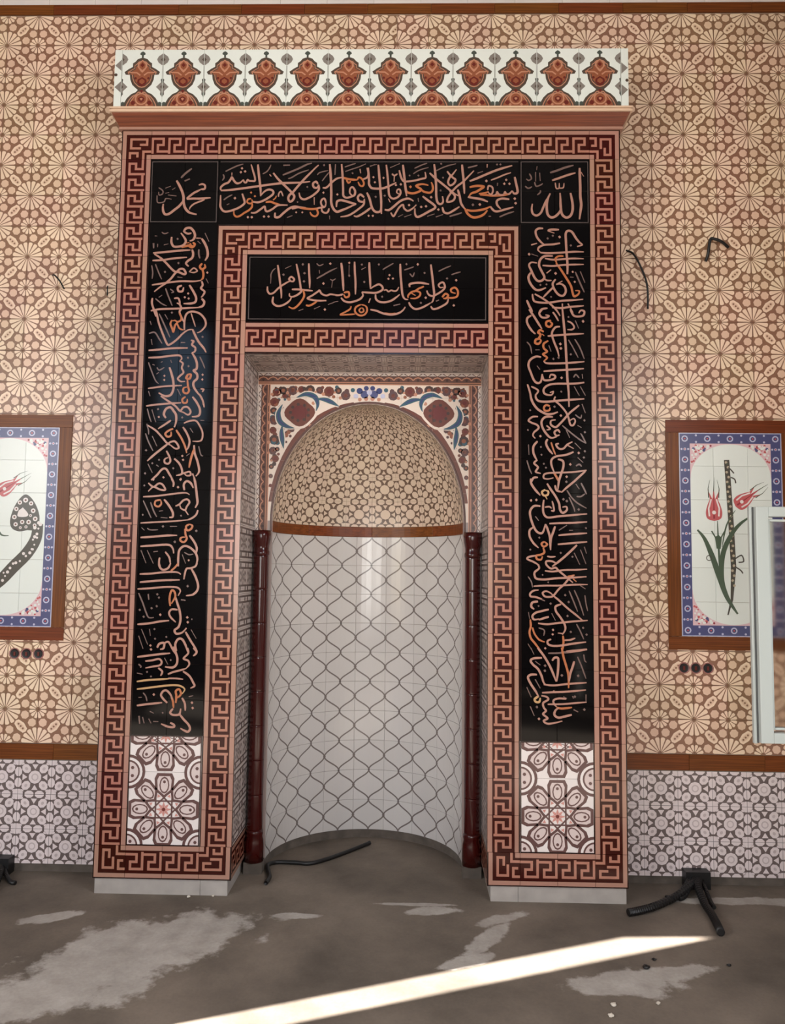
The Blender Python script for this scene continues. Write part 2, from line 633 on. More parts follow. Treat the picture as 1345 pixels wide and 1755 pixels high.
for r in range(-1, 2):
    # the last, cut column between the runs laid from the left and from the right
    link('wall_tile', cut_tile(0 if (10 + r + 1) % 2 == 0 else PI / 2, .1095), wall, (LX + 10.5 * T, YW, W0 - (r + .5) * T))
far = []
for base, c0, c1 in ((LX, -13, 10), (RX, -9, 6)):
    for r in range(-1, 22):
        for c in range(c0, c1):
            x, z = base + (c + .5) * T, W0 - (r + .5) * T
            if base == LX and x > 0.0 or base == RX and x < 0.2:
                continue
            if hidden(x, z) or x + T / 2 > XR + .001 or x - T / 2 < XL:
                continue
            # lattice point (c, r) is a big rosette when c + r is even
            rot = 0 if (c + r + 1) % 2 == 0 else PI / 2
            if -2.5 < x < 2.66 and z < 5.3:
                link('wall_tile', WT, wall, (x, YW, z), (0, rot, 0))
            else:
                far.append((x, z, rot))
def far_mesh(name, me, places, y):
    """the tiles beyond the picture's edge, joined"""
    V, F, M = [], [], []
    bv = [v.co.copy() for v in me.vertices]
    bf = [tuple(p.vertices) for p in me.polygons]
    bi = [p.material_index for p in me.polygons]
    for x, z, rot in places:
        mt = Matrix.Translation((x, y, z)) @ Matrix.Rotation(rot, 4, 'Y')
        n = len(V)
        V += [tuple(mt @ v) for v in bv]
        F += [[n + i for i in f] for f in bf]
        M += bi
    m2 = bpy.data.meshes.new(name)
    m2.from_pydata(V, [], F)
    for m in me.materials:
        m2.materials.append(m)
    m2.polygons.foreach_set('material_index', M)
    return m2


o = link('far_wall_tiles', far_mesh('far_wall_tiles', WT, far, YW), wall)
o['kind'] = 'stuff'

# --- white dado tile (also used, mapped and recoloured, in the dome and the reveals)
def dots_pattern(mb, w, hgt, lt, ln, md, h, tri=True, seg=8):
    def e(x, y, rx, ry, m, hh, turn=0, n=seg):
        pts = []
        for i in range(n):
            a = 2 * PI * (i + .5) / n
            px, py = rx * math.cos(a), ry * math.sin(a)
            qx, qy = x + px * math.cos(turn) - py * math.sin(turn), y + px * math.sin(turn) + py * math.cos(turn)
            pts.append((min(max(qx, -.495), .495) * w, min(max(qy, -.495), .495) * hgt))
        mb.poly(pts, m, hh)
    e(0, 0, .195, .195, lt, h, n=10)
    e(0, 0, .11, .11, md, h + E0, n=10)
    e(0, 0, .075, .075, lt, h + 2 * E0, n=8)
    for sx in (-1, 1):
        for sy in (-1, 1):
            e(sx * .262, sy * .245, .15, .126, lt, h, turn=sx * sy * .8)
            e(sx * .262, sy * .245, .055, .045, md, h + E0, turn=sx * sy * .8)
            e(sx * .5, sy * .158, .112, .145, lt, h)
            e(sx * .155, sy * .5, .145, .112, lt, h)
            e(sx * .5, sy * .5, .165, .165, lt, h)
            mb.poly([(sx * (.37 + a) * w, sy * (.385 + c) * hgt) for a, c in ((-.03, -.02), (.045, -.035), (.02, .045), (-.045, .03))], lt, h)
        if tri:
            mb.poly([(sx * .225 * w, 0), (sx * .375 * w, .095 * hgt), (sx * .375 * w, -.095 * hgt)], lt, h)
            mb.poly([(0, sx * .225 * hgt), (.095 * w, sx * .375 * hgt), (-.095 * w, sx * .375 * hgt)], lt, h)


def dado_tile(w, hgt, lt, ln, md):
    mb = MB()
    mb.slab(w, hgt, TT, ln)
    dots_pattern(mb, w, hgt, lt, ln, md, TT + E0)
    return mb.mesh('dado_tile')


DT = dado_tile(T, T, 'dado_light', 'dado_line', 'dado_mid')
far = []
for c0, rng in ((-1.96, range(-13, 3)), (1.9498, range(-2, 5))):
    for k in rng:
        x = c0 + k * T
        if abs(x) + T / 2 < HO or x + T / 2 > XR + .05 or x - T / 2 < XL:
            continue
        for r in range(3):
            z = .5625 - T * (r + .5)
            if abs(x) < 2.62:
                link('dado_tile', DT, wall, (x, YW, z))
            else:
                far.append((x, z, 0))
o = link('far_dado_tiles', far_mesh('far_dado_tiles', DT, far, YW), wall)
o['kind'] = 'stuff'

# --- wood-look strips
def strip_run(name, x0, x1, z0, z1, y, label, n=None, t=.011):
    root = struct(empty(name, None, ((x0 + x1) / 2, y, (z0 + z1) / 2)), label)
    n = n or max(1, round((x1 - x0) / .4))
    L = (x1 - x0) / n
    mb = MB()
    mb.slab(L, z1 - z0, t, 'wood_strip', c=.0015)
    me = mb.mesh('strip_tile')
    for i in range(n):
        link('strip_tile', me, root, (-(x1 - x0) / 2 + L * (i + .5), 0, 0))
    return root


strip_run('trim_1', XL, XR, 5.268, 5.336, YW, 'brown wood-look strip along the top of the tiled wall')
strip_run('trim_2', XL, -HO - .002, .566, .6585, YW, 'brown wood-look dado strip on the wall left of the niche')
strip_run('trim_3', HO + .002, XR, .566, .6585, YW, 'brown wood-look dado strip on the wall right of the niche')
top = struct(empty('trim_4', None, (0, YW, 5.39)), 'row of pale tiles above the top strip')
mb = MB()
mb.slab(.3, .106, TT, 'tile_white')
me = mb.mesh('pale_tile')
for i in range(24):
    link('pale_tile', me, top, (XL + .15 + .3 * i, 0, 0))

# ------------------------------------------------------------------ the prayer niche
niche = tag(empty('prayer_niche', None, (0, 0, FLOOR)), 'tall tiled prayer niche framed in red key borders with black calligraphy panels', 'prayer niche')
def sub(name, label=None):
    o = empty(name, niche, (0, 0, -FLOOR))
    if label:
        o['label'] = label
    return o


# body
mb = MB()
for s in (-1, 1):
    a, b = sorted((s * HP + s * TT, s * (HO - .001)))
    mb.box(a, b, TT, YW + .3, 0, ZT, 'grout_dark')
mb.box(-HP - TT, HP + TT, TT, YW + .3, 2.963 + TT, ZT, 'grout_dark')
mb.box(-1.5, 1.5, -.045, YW, 4.43, 4.782, 'grout')
body = link('body', mb.mesh('body'), niche, (0, 0, -FLOOR))
# plinth blocks
pl = sub('plinth', 'pale stone plinth blocks under the two piers')
for s in (-1, 1):
    for x0, x1 in ((HP + .02, HP + .17), (HP + .172, HO - .01)):
        mb = MB()
        a, b = sorted((s * x0, s * x1))
        mb.box(a, b, .012, .4, FLOOR, -.003, 'stone_plinth')
        link('plinth_block', mb.mesh('plinth_block'), pl)

# --- greek key border
BW = 0.18
KEY = [(.07, .92), (.07, .08), (.72, .08), (.72, .49), (.385, .49), (.385, .92), (1.07, .92)]
def bands(mb, L, h):
    def B(f0, f1, m, hh):
        mb.rect(-L / 2 + .0009, BW / 2 - f1 * BW, L / 2 - .0009, BW / 2 - f0 * BW, m, hh)
    B(.008, .04, 'dark_line', h)
    B(.04, .165, 'band_light', h)
    B(.85, .992, 'band_light', h)


def key_tile(L, per=2):
    mb = MB()
    mb.slab(L, BW, TT, 'maroon')
    h = TT + E0
    bands(mb, L, h)
    pw, top, kh = L / per, BW / 2 - .255 * BW, .52 * BW
    s = .0138
    for k in range(per):
        x0 = -L / 2 + k * pw
        pts = [(x0 + u * pw, top - v * kh) for u, v in KEY]
        pts[0] = (pts[0][0], pts[0][1] - s / 2)
        for i in range(len(pts) - 1):
            (ax, ay), (bx, by) = pts[i], pts[i + 1]
            xa, xb = sorted((ax, bx))
            ya, yb = sorted((ay, by))
            xb2 = min(xb + s / 2, L / 2 - .0009)
            mb.rect(max(xa - s / 2, -L / 2 + .0009), ya - s / 2, xb2, yb + s / 2, 'key_light', h + (i % 3) * 2e-6)
        if k == 0:      # the join with the unit before
            mb.rect(-L / 2 + .0009, pts[0][1], pts[0][0], pts[0][1] + s, 'key_light', h + 7e-6)
    return mb.mesh('border_tile')


def corner_tile():
    """upper left corner; inner side lies right and below"""
    mb = MB()
    mb.slab(BW, BW, TT, 'maroon')
    h = TT + E0
    H = BW / 2
    def L_(f0, f1, m):
        a, b = -H + f0 * BW, -H + f1 * BW
        mb.poly([(a, -H + .001), (b, -H + .001), (b, H - f1 * BW), (H - .001, H - f1 * BW), (H - .001, H - f0 * BW), (a, H - f0 * BW)], m, h)
    L_(.008, .04, 'dark_line')
    L_(.04, .165, 'band_light')
    L_(.85, .992, 'band_light')
    s = .0138
    def bar(x0, y0, x1, y1, i=0):
        mb.rect(-H + x0 * BW, H - y1 * BW, -H + x1 * BW, H - y0 * BW, 'key_light', h + i * 2e-6)
    t = s / BW
    for q, r in enumerate(((.285, .28, .89, .28 + t), (.285, .28, .285 + t, .665), (.285, .665 - t, .65, .665), (.61, .465, .89, .465 + t), (.89 - t, .28, .89, .465 + t),
                           (.70, .70, .995, .70 + t), (.70, .70, .70 + t, .995), (.255, .755, .58, .755 + t), (.255, .755, .255 + t, .995), (.58 - t, .755, .58, .94))):
        bar(*r, q)
    return mb.mesh('border_corner')


CT = corner_tile()
_kc = {}
def key_run(parent, p0, p1, y=0.0, rot=0.0, vertical=False):
    """p0..p1: centre line, (x, z)"""
    L = math.hypot(p1[0] - p0[0], p1[1] - p0[1])
    n = max(1, round(L / .197))
    l = L / n
    k = round(l, 5)
    if k not in _kc:
        _kc[k] = key_tile(l)
    for i in range(n):
        t = (i + .5) / n
        link('border_tile', _kc[k], parent, (p0[0] + (p1[0] - p0[0]) * t, y + TT, p0[1] + (p1[1] - p0[1]) * t), (0, rot, 0))


b2 = BW / 2
outer = sub('outer_border', 'outer red key-pattern border')
key_run(outer, (-HO + BW, ZT - b2), (HO - BW, ZT - b2))
key_run(outer, (-HO + b2, BW), (-HO + b2, ZT - BW), rot=-PI / 2)
key_run(outer, (HO - b2, ZT - BW), (HO - b2, BW), rot=PI / 2)
link('border_corner', CT, outer, (-HO + b2, TT, ZT - b2))
link('border_corner', CT, outer, (HO - b2, TT, ZT - b2), (0, PI / 2, 0))
link('border_corner', CT, outer, (-HO + b2, TT, b2), (0, -PI / 2, 0))
link('border_corner', CT, outer, (HO - b2, TT, b2), (0, PI, 0))
inner = sub('inner_border', 'inner red key-pattern border around the opening')
IO, IT = HP + BW, 3.735
key_run(inner, (-IO + BW, IT - b2), (IO - BW, IT - b2))
key_run(inner, (-IO + b2, BW), (-IO + b2, IT - BW), rot=-PI / 2)
key_run(inner, (IO - b2, IT - BW), (IO - b2, BW), rot=PI / 2)
link('border_corner', CT, inner, (-IO + b2, TT, IT - b2))
link('border_corner', CT, inner, (IO - b2, TT, IT - b2), (0, PI / 2, 0))
link('border_corner', CT, inner, (-HP - b2, TT, b2), (0, PI, 0))
link('border_corner', CT, inner, (HP + b2, TT, b2), (0, -PI / 2, 0))
key_run(inner, (-HP, 2.972 + b2), (HP, 2.972 + b2))
foot = sub('foot_border', 'key-pattern border along the foot of the piers')
for s in (-1, 1):
    a, b = sorted((s * (HO - BW), s * IO))
    key_run(foot, (a, b2), (b, b2), rot=PI)

# --- black glazed panels
def tiles(parent, name, x0, x1, z0, z1, nx, nz, m, y=0.0):
    w, h = (x1 - x0) / nx, (z1 - z0) / nz
    mb = MB()
    mb.slab(w, h, TT, m)
    me = mb.mesh(name)
    for i in range(nx):
        for j in range(nz):
            link(name, me, parent, (x0 + w * (i + .5), y + TT, z0 + h * (j + .5)))


def outline(mb, x0, z0, x1, z1, w, m, h):
    for a, b, c, d in ((x0, z0, x1, z0 + w), (x0, z1 - w, x1, z1), (x0, z0 + w, x0 + w, z1 - w), (x1 - w, z0 + w, x1, z1 - w)):
        mb.rect(a, b, c, d, m, h)


XI = HO - BW            # 1.295
panels = {}
for key, x0, x1, z0, z1, nx, nz, lab in (
        ('left', -XI, -IO, .78, 3.745, 2, 15, 'tall black calligraphy panel on the left pier'),
        ('right', IO, XI, .78, 3.745, 2, 15, 'tall black calligraphy panel on the right pier'),
        ('top', -IO, IO, IT, ZT - BW, 9, 2, 'long black calligraphy panel across the top'),
        ('name_left', -XI, -IO, 3.745, ZT - BW, 2, 2, 'small square black panel in the upper left corner'),
        ('name_right', IO, XI, 3.745, ZT - BW, 2, 2, 'small square black panel in the upper right corner'),
        ('lintel', -HP, HP, 2.972 + BW, IT - BW, 7, 2, 'black calligraphy panel over the opening')):
    p = sub('calligraphy_panel', lab)
    tiles(p, 'black_tile', x0, x1, z0, z1, nx, nz, 'black_glaze')
    panels[key] = p
    mb = MB()
    if key == 'lintel':
        outline(mb, x0 + .013, z0 + .014, x1 - .013, z1 - .014, .005, 'panel_line', .0006)
    elif key.startswith('name'):
        outline(mb, x0 + .008, z0 + .005, x1 - .008, z1 - .014, .0045, 'panel_line', .0006)
    elif key == 'top':
        mb.rect(x0 + .006, z1 - .018, x1 - .006, z1 - .0145, 'panel_line', .0006)
    else:
        mb.rect(x0 + .004, z0 + .004, x0 + .0075, z1 - .004, 'dark_line', .0006)
    link('border_line', mb.mesh('border_line'), p)

# --- rosette panels at the foot of the piers
def rosette_panel(s):
    x0, x1 = sorted((s * IO, s * XI))
    z0, z1 = BW, .78
    p = sub('rosette_panel', 'white panel with a brown eight-petal rosette at the foot of the %s pier' % ('left' if s < 0 else 'right'))
    tiles(p, 'rosette_tile', x0, x1, z0, z1, 2, 3, 'tile_white')
    mb = MB()
    cx = (x0 + x1) / 2
    h = 5e-4
    w2 = (x1 - x0) / 2 - .002
    def clipx(x):
        return min(max(x, cx - w2), cx + w2)
    def clipz(z):
        return min(max(z, z0 + .002), z1 - .002)
    def pg(pts, m, hh):
        pts = [(clipx(a), clipz(b)) for a, b in pts]
        if max(q[1] for q in pts) - min(q[1] for q in pts) < .003 or max(q[0] for q in pts) - min(q[0] for q in pts) < .003:
            return
        mb.poly(pts, m, hh)
    pit = .405
    for k in (0, 1):
        cz = z0 + .197 + k * pit
        for i in range(8):
            a = PI / 4 * i
            d, n = (math.cos(a), math.sin(a)), (-math.sin(a), math.cos(a))
            def Q(r, t):
                return (cx + d[0] * r + n[0] * t, cz + d[1] * r + n[1] * t)
            shape = [(.062, 0), (.10, -.050), (.168, -.056), (.197, -.042), (.197, .042), (.168, .056), (.10, .050)]
            pg([Q(r, t) for r, t in shape], 'rosette_brown', h)
            pg([Q(.130 + (r - .130) * .76, t * .72) for r, t in shape], 'rosette_mauve', h + E0)
            pg([Q(.132 + .046 * math.cos(q), .028 * math.sin(q)) for q in [j * PI / 6 for j in range(12)]], 'rosette_brown', h + 2 * E0)
            pg([Q(.132 + .037 * math.cos(q), .021 * math.sin(q)) for q in [j * PI / 6 for j in range(12)]], 'rosette_mauve', h + 3 * E0)
            pg([Q(.15 + .009 * math.cos(q), .009 * math.sin(q)) for q in [j * PI / 3 for j in range(6)]], 'rosette_brown', h + 4 * E0)
            # strap lines of the star
            for t0, t1 in ((.041, .050), (-.050, -.041)):
                pg([Q(-.05, t0), Q(.105, t0), Q(.105, t1), Q(-.05, t1)], 'rosette_brown', h + 5 * E0 + (i * 2 + (t0 > 0)) * 1e-5)
            # small triangles and the centre
            a2 = a + PI / 8
            pg([(cx + .078 * math.cos(a2) + .012 * math.cos(a2 + q), cz + .078 * math.sin(a2) + .012 * math.sin(a2 + q)) for q in (0, 2.1, 4.2)], 'rosette_pink', h + 7 * E0)
            pg([(cx, cz), (cx + .022 * math.cos(a - .35), cz + .022 * math.sin(a - .35)), (cx + .043 * math.cos(a), cz + .043 * math.sin(a)), (cx + .022 * math.cos(a + .35), cz + .022 * math.sin(a + .35))], 'rosette_pink', h + 8 * E0 + i * 1e-5)
        pg([(cx + .010 * math.cos(q), cz + .010 * math.sin(q)) for q in [j * PI / 4 for j in range(8)]], 'palm_maroon', h + 9 * E0)
    # half medallions at the edges
    for cz in (z0, z0 + .40):
        for sx in (-1, 1):
            ex = cx + sx * w2
            for r, m, q in ((.094, 'rosette_brown', 8), (.078, 'tile_white', 9), (.064, 'rosette_brown', 10), (.054, 'rosette_mauve', 11)):
                pts = [(ex - sx * r * math.cos(t), cz + r * math.sin(t)) for t in [-PI / 2 + PI * j / 12 for j in range(13)]]
                pg(pts, m, h + q * E0)
            for dz in (-.022, .022):
                pg([(ex - sx * .022 + .01 * math.cos(q), cz + dz + .01 * math.sin(q)) for q in [j * PI / 3 for j in range(6)]], 'rosette_brown', h + 12 * E0)
    link('printed_rosette', mb.mesh('printed_rosette'), p)
    mb = MB()
    outline(mb, x0 + .001, z0 + .001, x1 - .001, z1, .006, 'dark_line', .0022)
    link('border_line', mb.mesh('border_line'), p)


rosette_panel(-1)
rosette_panel(1)

# --- reveals (jambs) and soffit of the opening
def reveal_tile(w, hgt):
    mb = MB()
    mb.slab(w, hgt, TT, 'jamb_light')
    h = TT + E0
    W, H = w / 2 - .001, hgt / 2 - .001
    def r(x0, y0, x1, y1, m, q=0):
        mb.rect(x0 * W, y0 * H, x1 * W, y1 * H, m, h + q * E0)
    for v in (-.86, -.52, .52, .86):
        r(-1, v - .06, 1, v + .06, 'jamb_line')
    for u in (-.86, -.5, .5, .86):
        r(u - .04, -.5, u + .04, .5, 'jamb_mid', 1)
    for sx in (-1, 1):
        for sy in (-1, 1):
            mb.ribbon([(sx * .05 * W, sy * .46 * H), (sx * .46 * W, sy * .05 * H)], .011, 'jamb_line', h + 2 * E0)
            mb.ribbon([(sx * .0 * W, sy * .18 * H), (sx * .26 * W, 0)], .009, 'jamb_line', h + 2 * E0)
            mb.disc(sx * .68 * W, sy * .68 * H, .016, 'jamb_line', h + 3 * E0, 8)
            mb.disc(sx * .66 * W, sy * .22 * H, .011, 'jamb_line', h + 3 * E0, 6)
    mb.disc(0, 0, .017, 'jamb_line', h + 3 * E0, 8)
    mb.disc(0, 0, .008, 'jamb_light', h + 4 * E0, 6)
    return mb.mesh('reveal_tile')


RW = (YR - .012) / 2
RT = reveal_tile(RW, (2.963 - .18) / 14)
RT2 = reveal_tile(2 * HP / 7, RW)
for s in (-1, 1):
    p = sub('reveal', 'grey patterned side face of the opening, %s' % ('left' if s < 0 else 'right'))
    for j in range(14):
        for i in range(2):
            link('reveal_tile', RT, p, (s * (HP + TT), .012 + RW * (i + .5), .18 + (2.963 - .18) / 14 * (j + .5)), (0, 0, -s * PI / 2))
    l = (YR - .012) / 2
    _kc['r'] = _kc.get('r') or key_tile(l)
    for i in range(2):
        link('border_tile', _kc['r'], p, (s * (HP + TT), .012 + l * (i + .5), b2), (0, PI if False else 0, -s * PI / 2))
    mb = MB()
    a, b = sorted((s * (HP - .0005), s * (HP + TT)))
    mb.box(a, b, 0.0, .0115, .0, 2.97, 'dark_line')
    link('corner_bead', mb.mesh('corner_bead'), p)
p = sub('soffit', 'patterned underside of the lintel')
for i in range(7):
    for j in range(2):
        link('reveal_tile', RT2, p, (-HP + 2 * HP / 7 * (i + .5), .012 + RW * (j + .5), 2.963 + TT), (PI / 2, 0, 0))
mb = MB()
mb.box(-HP, HP, 0, .0115, 2.9625, 2.972, 'dark_line')
link('corner_bead', mb.mesh('corner_bead'), p)
# --- recess face with the arch, its floral spandrel and zigzag edging
ZS, ZA = 2.02, 2.76           # springing line and crown of the arch
def arch(t, r=RN, hh=ZA - ZS):
    return (r * math.cos(t), ZS + hh * math.sin(t))


def cut_grid(me, xs, zs, gap):
    """opens hairline joints in a flat print"""
    bm = bmesh.new()
    bm.from_mesh(me)
    for vals, ax in ((xs, 0), (zs, 2)):
        for v in vals:
            for d in (-gap, gap):
                co, no = [0, 0, 0], [0, 0, 0]
                co[ax], no[ax] = v + d, 1
                bmesh.ops.bisect_plane(bm, geom=bm.verts[:] + bm.edges[:] + bm.faces[:], plane_co=co, plane_no=no)
            kill = [f for f in bm.faces if abs(f.calc_center_median()[ax] - v) < gap]
            bmesh.ops.delete(bm, geom=kill, context='FACES')
    bm.to_mesh(me)
    bm.free()
    return me


rec = sub('recess_face', 'face of the recess with floral spandrels round the arch')
mb = MB()
NA = 40
ring = [arch(PI - PI * i / NA, RN + .001, ZA - ZS + .001) for i in range(NA + 1)]
ztop = 2.963
def boundary(p):              # where the ray from the arch centre meets the rectangle
    dx, dz = p[0], p[1] - ZS
    k = min((HP / abs(dx)) if abs(dx) > 1e-6 else 1e9, (ztop - ZS) / dz if dz > 1e-6 else 1e9)
    return (dx * k, ZS + dz * k)


pts = ring
outs = [boundary(p) for p in ring]
for i in range(NA):
    quad = [pts[i], pts[i + 1], outs[i + 1], outs[i]]
    for s in (-1, 1):         # keep the rectangle's corner
        if (abs(abs(outs[i][0]) - HP) < 1e-4) != (abs(abs(outs[i + 1][0]) - HP) < 1e-4) and outs[i][0] * s > 0:
            quad = [pts[i], pts[i + 1], outs[i + 1], (s * HP, ztop), outs[i]]
    mb.poly(quad, 'spandrel_cream', 0)
for s in (-1, 1):
    a, b = sorted((s * RN, s * HP))
    mb.rect(a, -.03, b, ZS, 'jamb_mid', 0)
me = mb.mesh('recess_plate')
cut_grid(me, (-.4, -.2, 0, .2, .4), (2.2, 2.4, 2.6, 2.8), .0006)
link('recess_plate', me, rec, (0, YR, 0))
mb = MB()
mb.poly([(RN + .0, ZS - .3)] + [(HP, ZS - .3), (HP, ztop), (-HP, ztop), (-HP, ZS - .3), (-RN, ZS - .3)] + [arch(PI - PI * i / NA) for i in range(NA + 1)], 'grout', -.004)
link('mortar_bed', mb.mesh('mortar_bed'), rec, (0, YR, 0))

# edging: zigzag strips left, top and right
EW = .078
mb = MB()
h = .0004
xe, zt = HP - .002, ztop - .002
def edging(x0, z0, dx, dz, L, nx, nz):
    """strip of length L from (x0, z0) along (dx, dz); (nx, nz) points to the inside"""
    def Q(a, b):
        return (x0 + dx * a + nx * b, z0 + dz * a + nz * b)
    mb.poly([Q(0, 0), Q(L, 0), Q(L, .020), Q(0, .020)], 'jamb_light', h)
    mb.poly([Q(0, .020), Q(L, .020), Q(L, .060), Q(0, .060)], 'zig_bg', h)
    mb.poly([Q(0, .060), Q(L, .060), Q(L, .066), Q(0, .066)], 'palm_pink', h)
    mb.poly([Q(0, .066), Q(L, .066), Q(L, .071), Q(0, .071)], 'flower_dark', h)
    mb.poly([Q(0, .071), Q(L, .071), Q(L, EW), Q(0, EW)], 'palm_pink', h)
    n = round(L / .062)
    p = L / n
    for i in range(n):
        a = p * i
        mb.poly([Q(a, .004), Q(a + p, .004), Q(a + p / 2, .024)], 'zig_bg', h + E0)
        mb.poly([Q(a + .011, .0055), Q(a + p - .011, .0055), Q(a + p / 2, .020)], 'spandrel_cream', h + 2 * E0)
        mb.ribbon([Q(a, .047), Q(a + p * .22, .034), Q(a + p / 2, .029), Q(a + p * .78, .034), Q(a + p, .047)], .007, 'palm_pink', h + E0)
        mb.disc(*Q(a + p / 2, .047), .0085, 'flower_dark', h + 2 * E0, 8)


edging(-xe, 1.955, 0, 1, zt - EW - .001 - 1.955, 1, 0)
edging(xe, 1.955, 0, 1, zt - EW - .001 - 1.955, -1, 0)
edging(-xe + .0, zt, 1, 0, 2 * xe, 0, -1)
link('zigzag_edging', mb.mesh('zigzag_edging'), rec, (0, YR, 0))

# floral print
mb = MB()
h = .0005
FX, FZ = HP - EW - .004, ztop - EW - .004        # inner corner of the floral field
def inside(x, z, m=0.0):
    return (x / (RN + m)) ** 2 + (max(z - ZS, 0) / (ZA - ZS + m)) ** 2 < 1
for s in (-1, 1):
    def Q(x, z):
        return (s * x, z)
    # brown ground close to the arch, the paler field beyond it
    grd = [arch(PI / 2 - PI / 2 * i / 20, RN + .014, ZA - ZS + .014) for i in range(2, 19)]
    outg = [arch(PI / 2 - PI / 2 * i / 20, RN + .048 - .0014 * abs(i - 10), ZA - ZS + .046 - .003 * abs(i - 10)) for i in range(2, 19)]
    for i in range(len(grd) - 1):
        q = [(min(a, FX), min(b, FZ)) for a, b in (grd[i], outg[i], outg[i + 1], grd[i + 1])]
        mb.poly([Q(*t) for t in q], 'flower_brown', h)
    # large corner flower
    cx, cz = .438, 2.705
    fl = [(cx + .092 * math.cos(a) * (1 + .07 * math.cos(4 * a + .4)), cz + .084 * math.sin(a) * (1 + .07 * math.cos(4 * a))) for a in [2 * PI * i / 24 for i in range(24)]]
    mb.poly([Q(*p) for p in [(cx + (a - cx) * 1.18, cz + (b - cz) * 1.18) for a, b in fl]], 'spandrel_cream', h + 2 * E0)
    mb.poly([Q(*p) for p in fl], 'flower_brown', h + 3 * E0)
    mb.poly([Q(cx + (a - cx) * .55, cz + (b - cz) * .55) for a, b in fl], 'palm_maroon', h + 4 * E0)
    for k in range(9):
        a = 2 * PI * k / 9
        mb.disc(*Q(cx + .058 * math.cos(a), cz + .052 * math.sin(a)), .011, 'flower_dark', h + 5 * E0, 6)
    for dx, dz in ((-.085, .06), (.085, -.08), (-.07, -.085), (.07, .085)):
        mb.disc(*Q(cx + dx, cz + dz), .012, 'palm_pink', h + 5 * E0, 8)
    # teal leaves that sweep round it
    leaves = [([(.46, 2.80), (.40, 2.822), (.345, 2.805), (.325, 2.76), (.335, 2.715)], .034), ([(.335, 2.79), (.29, 2.79), (.245, 2.775), (.19, 2.745)], .030),
              ([(.548, 2.755), (.572, 2.70), (.56, 2.645), (.515, 2.615), (.47, 2.605)], .034), ([(.545, 2.625), (.55, 2.58), (.545, 2.535), (.535, 2.475)], .030)]
    for q, (lf, w) in enumerate(leaves):
        lf = spline(lf, 5)
        mb.ribbon([Q(*p) for p in lf], w + .014, 'spandrel_cream', h + (6 + q * .2) * E0, lambda t: .35 + .65 * math.sin(PI * min(t, 1)))
        mb.ribbon([Q(*p) for p in lf], w, 'teal', h + (8 + q * .2) * E0, lambda t: .12 + .88 * math.sin(PI * min(t, 1)))
        mb.ribbon([Q(*p) for p in lf[3:-3]], w * .35, 'blue_deep', h + (10 + q * .2) * E0, lambda t: .2 + .8 * math.sin(PI * t))
    # buds along the edges
    buds = [(.585, 2.835, .022), (.545, 2.845, .02), (.485, 2.845, .024), (.43, 2.852, .018), (.375, 2.85, .024), (.315, 2.848, .018), (.255, 2.84, .026), (.195, 2.845, .017),
            (.15, 2.815, .024), (.60, 2.77, .023), (.603, 2.715, .018), (.60, 2.655, .024), (.605, 2.59, .018), (.595, 2.53, .025), (.605, 2.46, .02), (.585, 2.41, .018), (.61, 2.36, .013),
            (.26, 2.79, .014), (.535, 2.81, .014), (.575, 2.47, .012), (.612, 2.30, .011), (.612, 2.24, .009)]
    for i, (x, z, r) in enumerate(buds):
        if inside(x - r * .4, z - r * .4, .012):
            continue
        r *= 1.3
        x, z = min(x, FX - r * .8), min(z, FZ - r * .8)
        mb.disc(*Q(x, z), r, ('flower_brown', 'flower_dark', 'rosette_brown')[i % 3], h + 2 * E0, 9)
        mb.disc(*Q(x, z), r * .45, ('palm_maroon', 'palm_orange', 'flower_brown')[i % 3], h + 3 * E0, 7)
        mb.disc(*Q(x + r * 1.05, z - r * .5), r * .36, 'palm_pink', h + 3 * E0, 6)
    rnd2 = random.Random(21)
    for k in range(420):
        x, z = rnd2.uniform(.10, FX - .012), rnd2.uniform(2.12, FZ - .012)
        if inside(x - .014, z - .014, .046) or math.hypot(x - cx, z - cz) < .118:
            continue
        mb.disc(*Q(x, z), rnd2.uniform(.008, .017), ('flower_dark', 'flower_brown', 'rosette_brown', 'palm_orange', 'teal')[k % 5], h + E0 + k * 4e-7, 7)
    # centre motif over the crown
    for (x, z, r, m) in ((.03, 2.822, .026, 'blue'), (.062, 2.845, .02, 'blue_deep'), (.085, 2.812, .016, 'blue_pale'), (.02, 2.862, .016, 'blue_deep'), (.105, 2.85, .014, 'teal'), (.02, 2.795, .014, 'palm_pink'), (.06, 2.79, .012, 'palm_pink')):
        mb.disc(*Q(x, z), r, m, h + 4 * E0, 9)
mb.disc(0, 2.835, .017, 'blue_pale', h + 5 * E0, 9)
me = cut_grid(mb.mesh('floral_print'), (-.4, -.2, 0, .2, .4), (2.2, 2.4, 2.6, 2.8), .0006)
link('floral_print', me, rec, (0, YR, 0))
# moulded rim of the arch
mb = MB()
prof = [(0.0, .004), (.004, -.006), (.010, -.006), (.013, -.002), (.016, -.002), (.017, .002)]
V, F = [], []
NB = 64
path = [(-RN, 1.955 + (ZS - 1.955) * i / 4) for i in range(4)] + [arch(PI - PI * i / NB) for i in range(NB + 1)] + [(RN, ZS - (ZS - 1.955) * (i + 1) / 4) for i in range(4)]
for i, (x, z) in enumerate(path):
    nx, nz = (x / RN ** 2, max(z - ZS, 0) / (ZA - ZS) ** 2)
    l = math.hypot(nx, nz)
    V += [(x + nx / l * (d + .001), y, z + nz / l * (d + .001)) for d, y in prof]
n = len(prof)
for i in range(len(path) - 1):
    for k in range(n - 1):
        F.append([i * n + k, i * n + k + 1, (i + 1) * n + k + 1, (i + 1) * n + k])
mb.raw(V, F, 'zig_bg')
link('arch_rim', fix_normals(mb.mesh('arch_rim')), rec, (0, YR, 0))

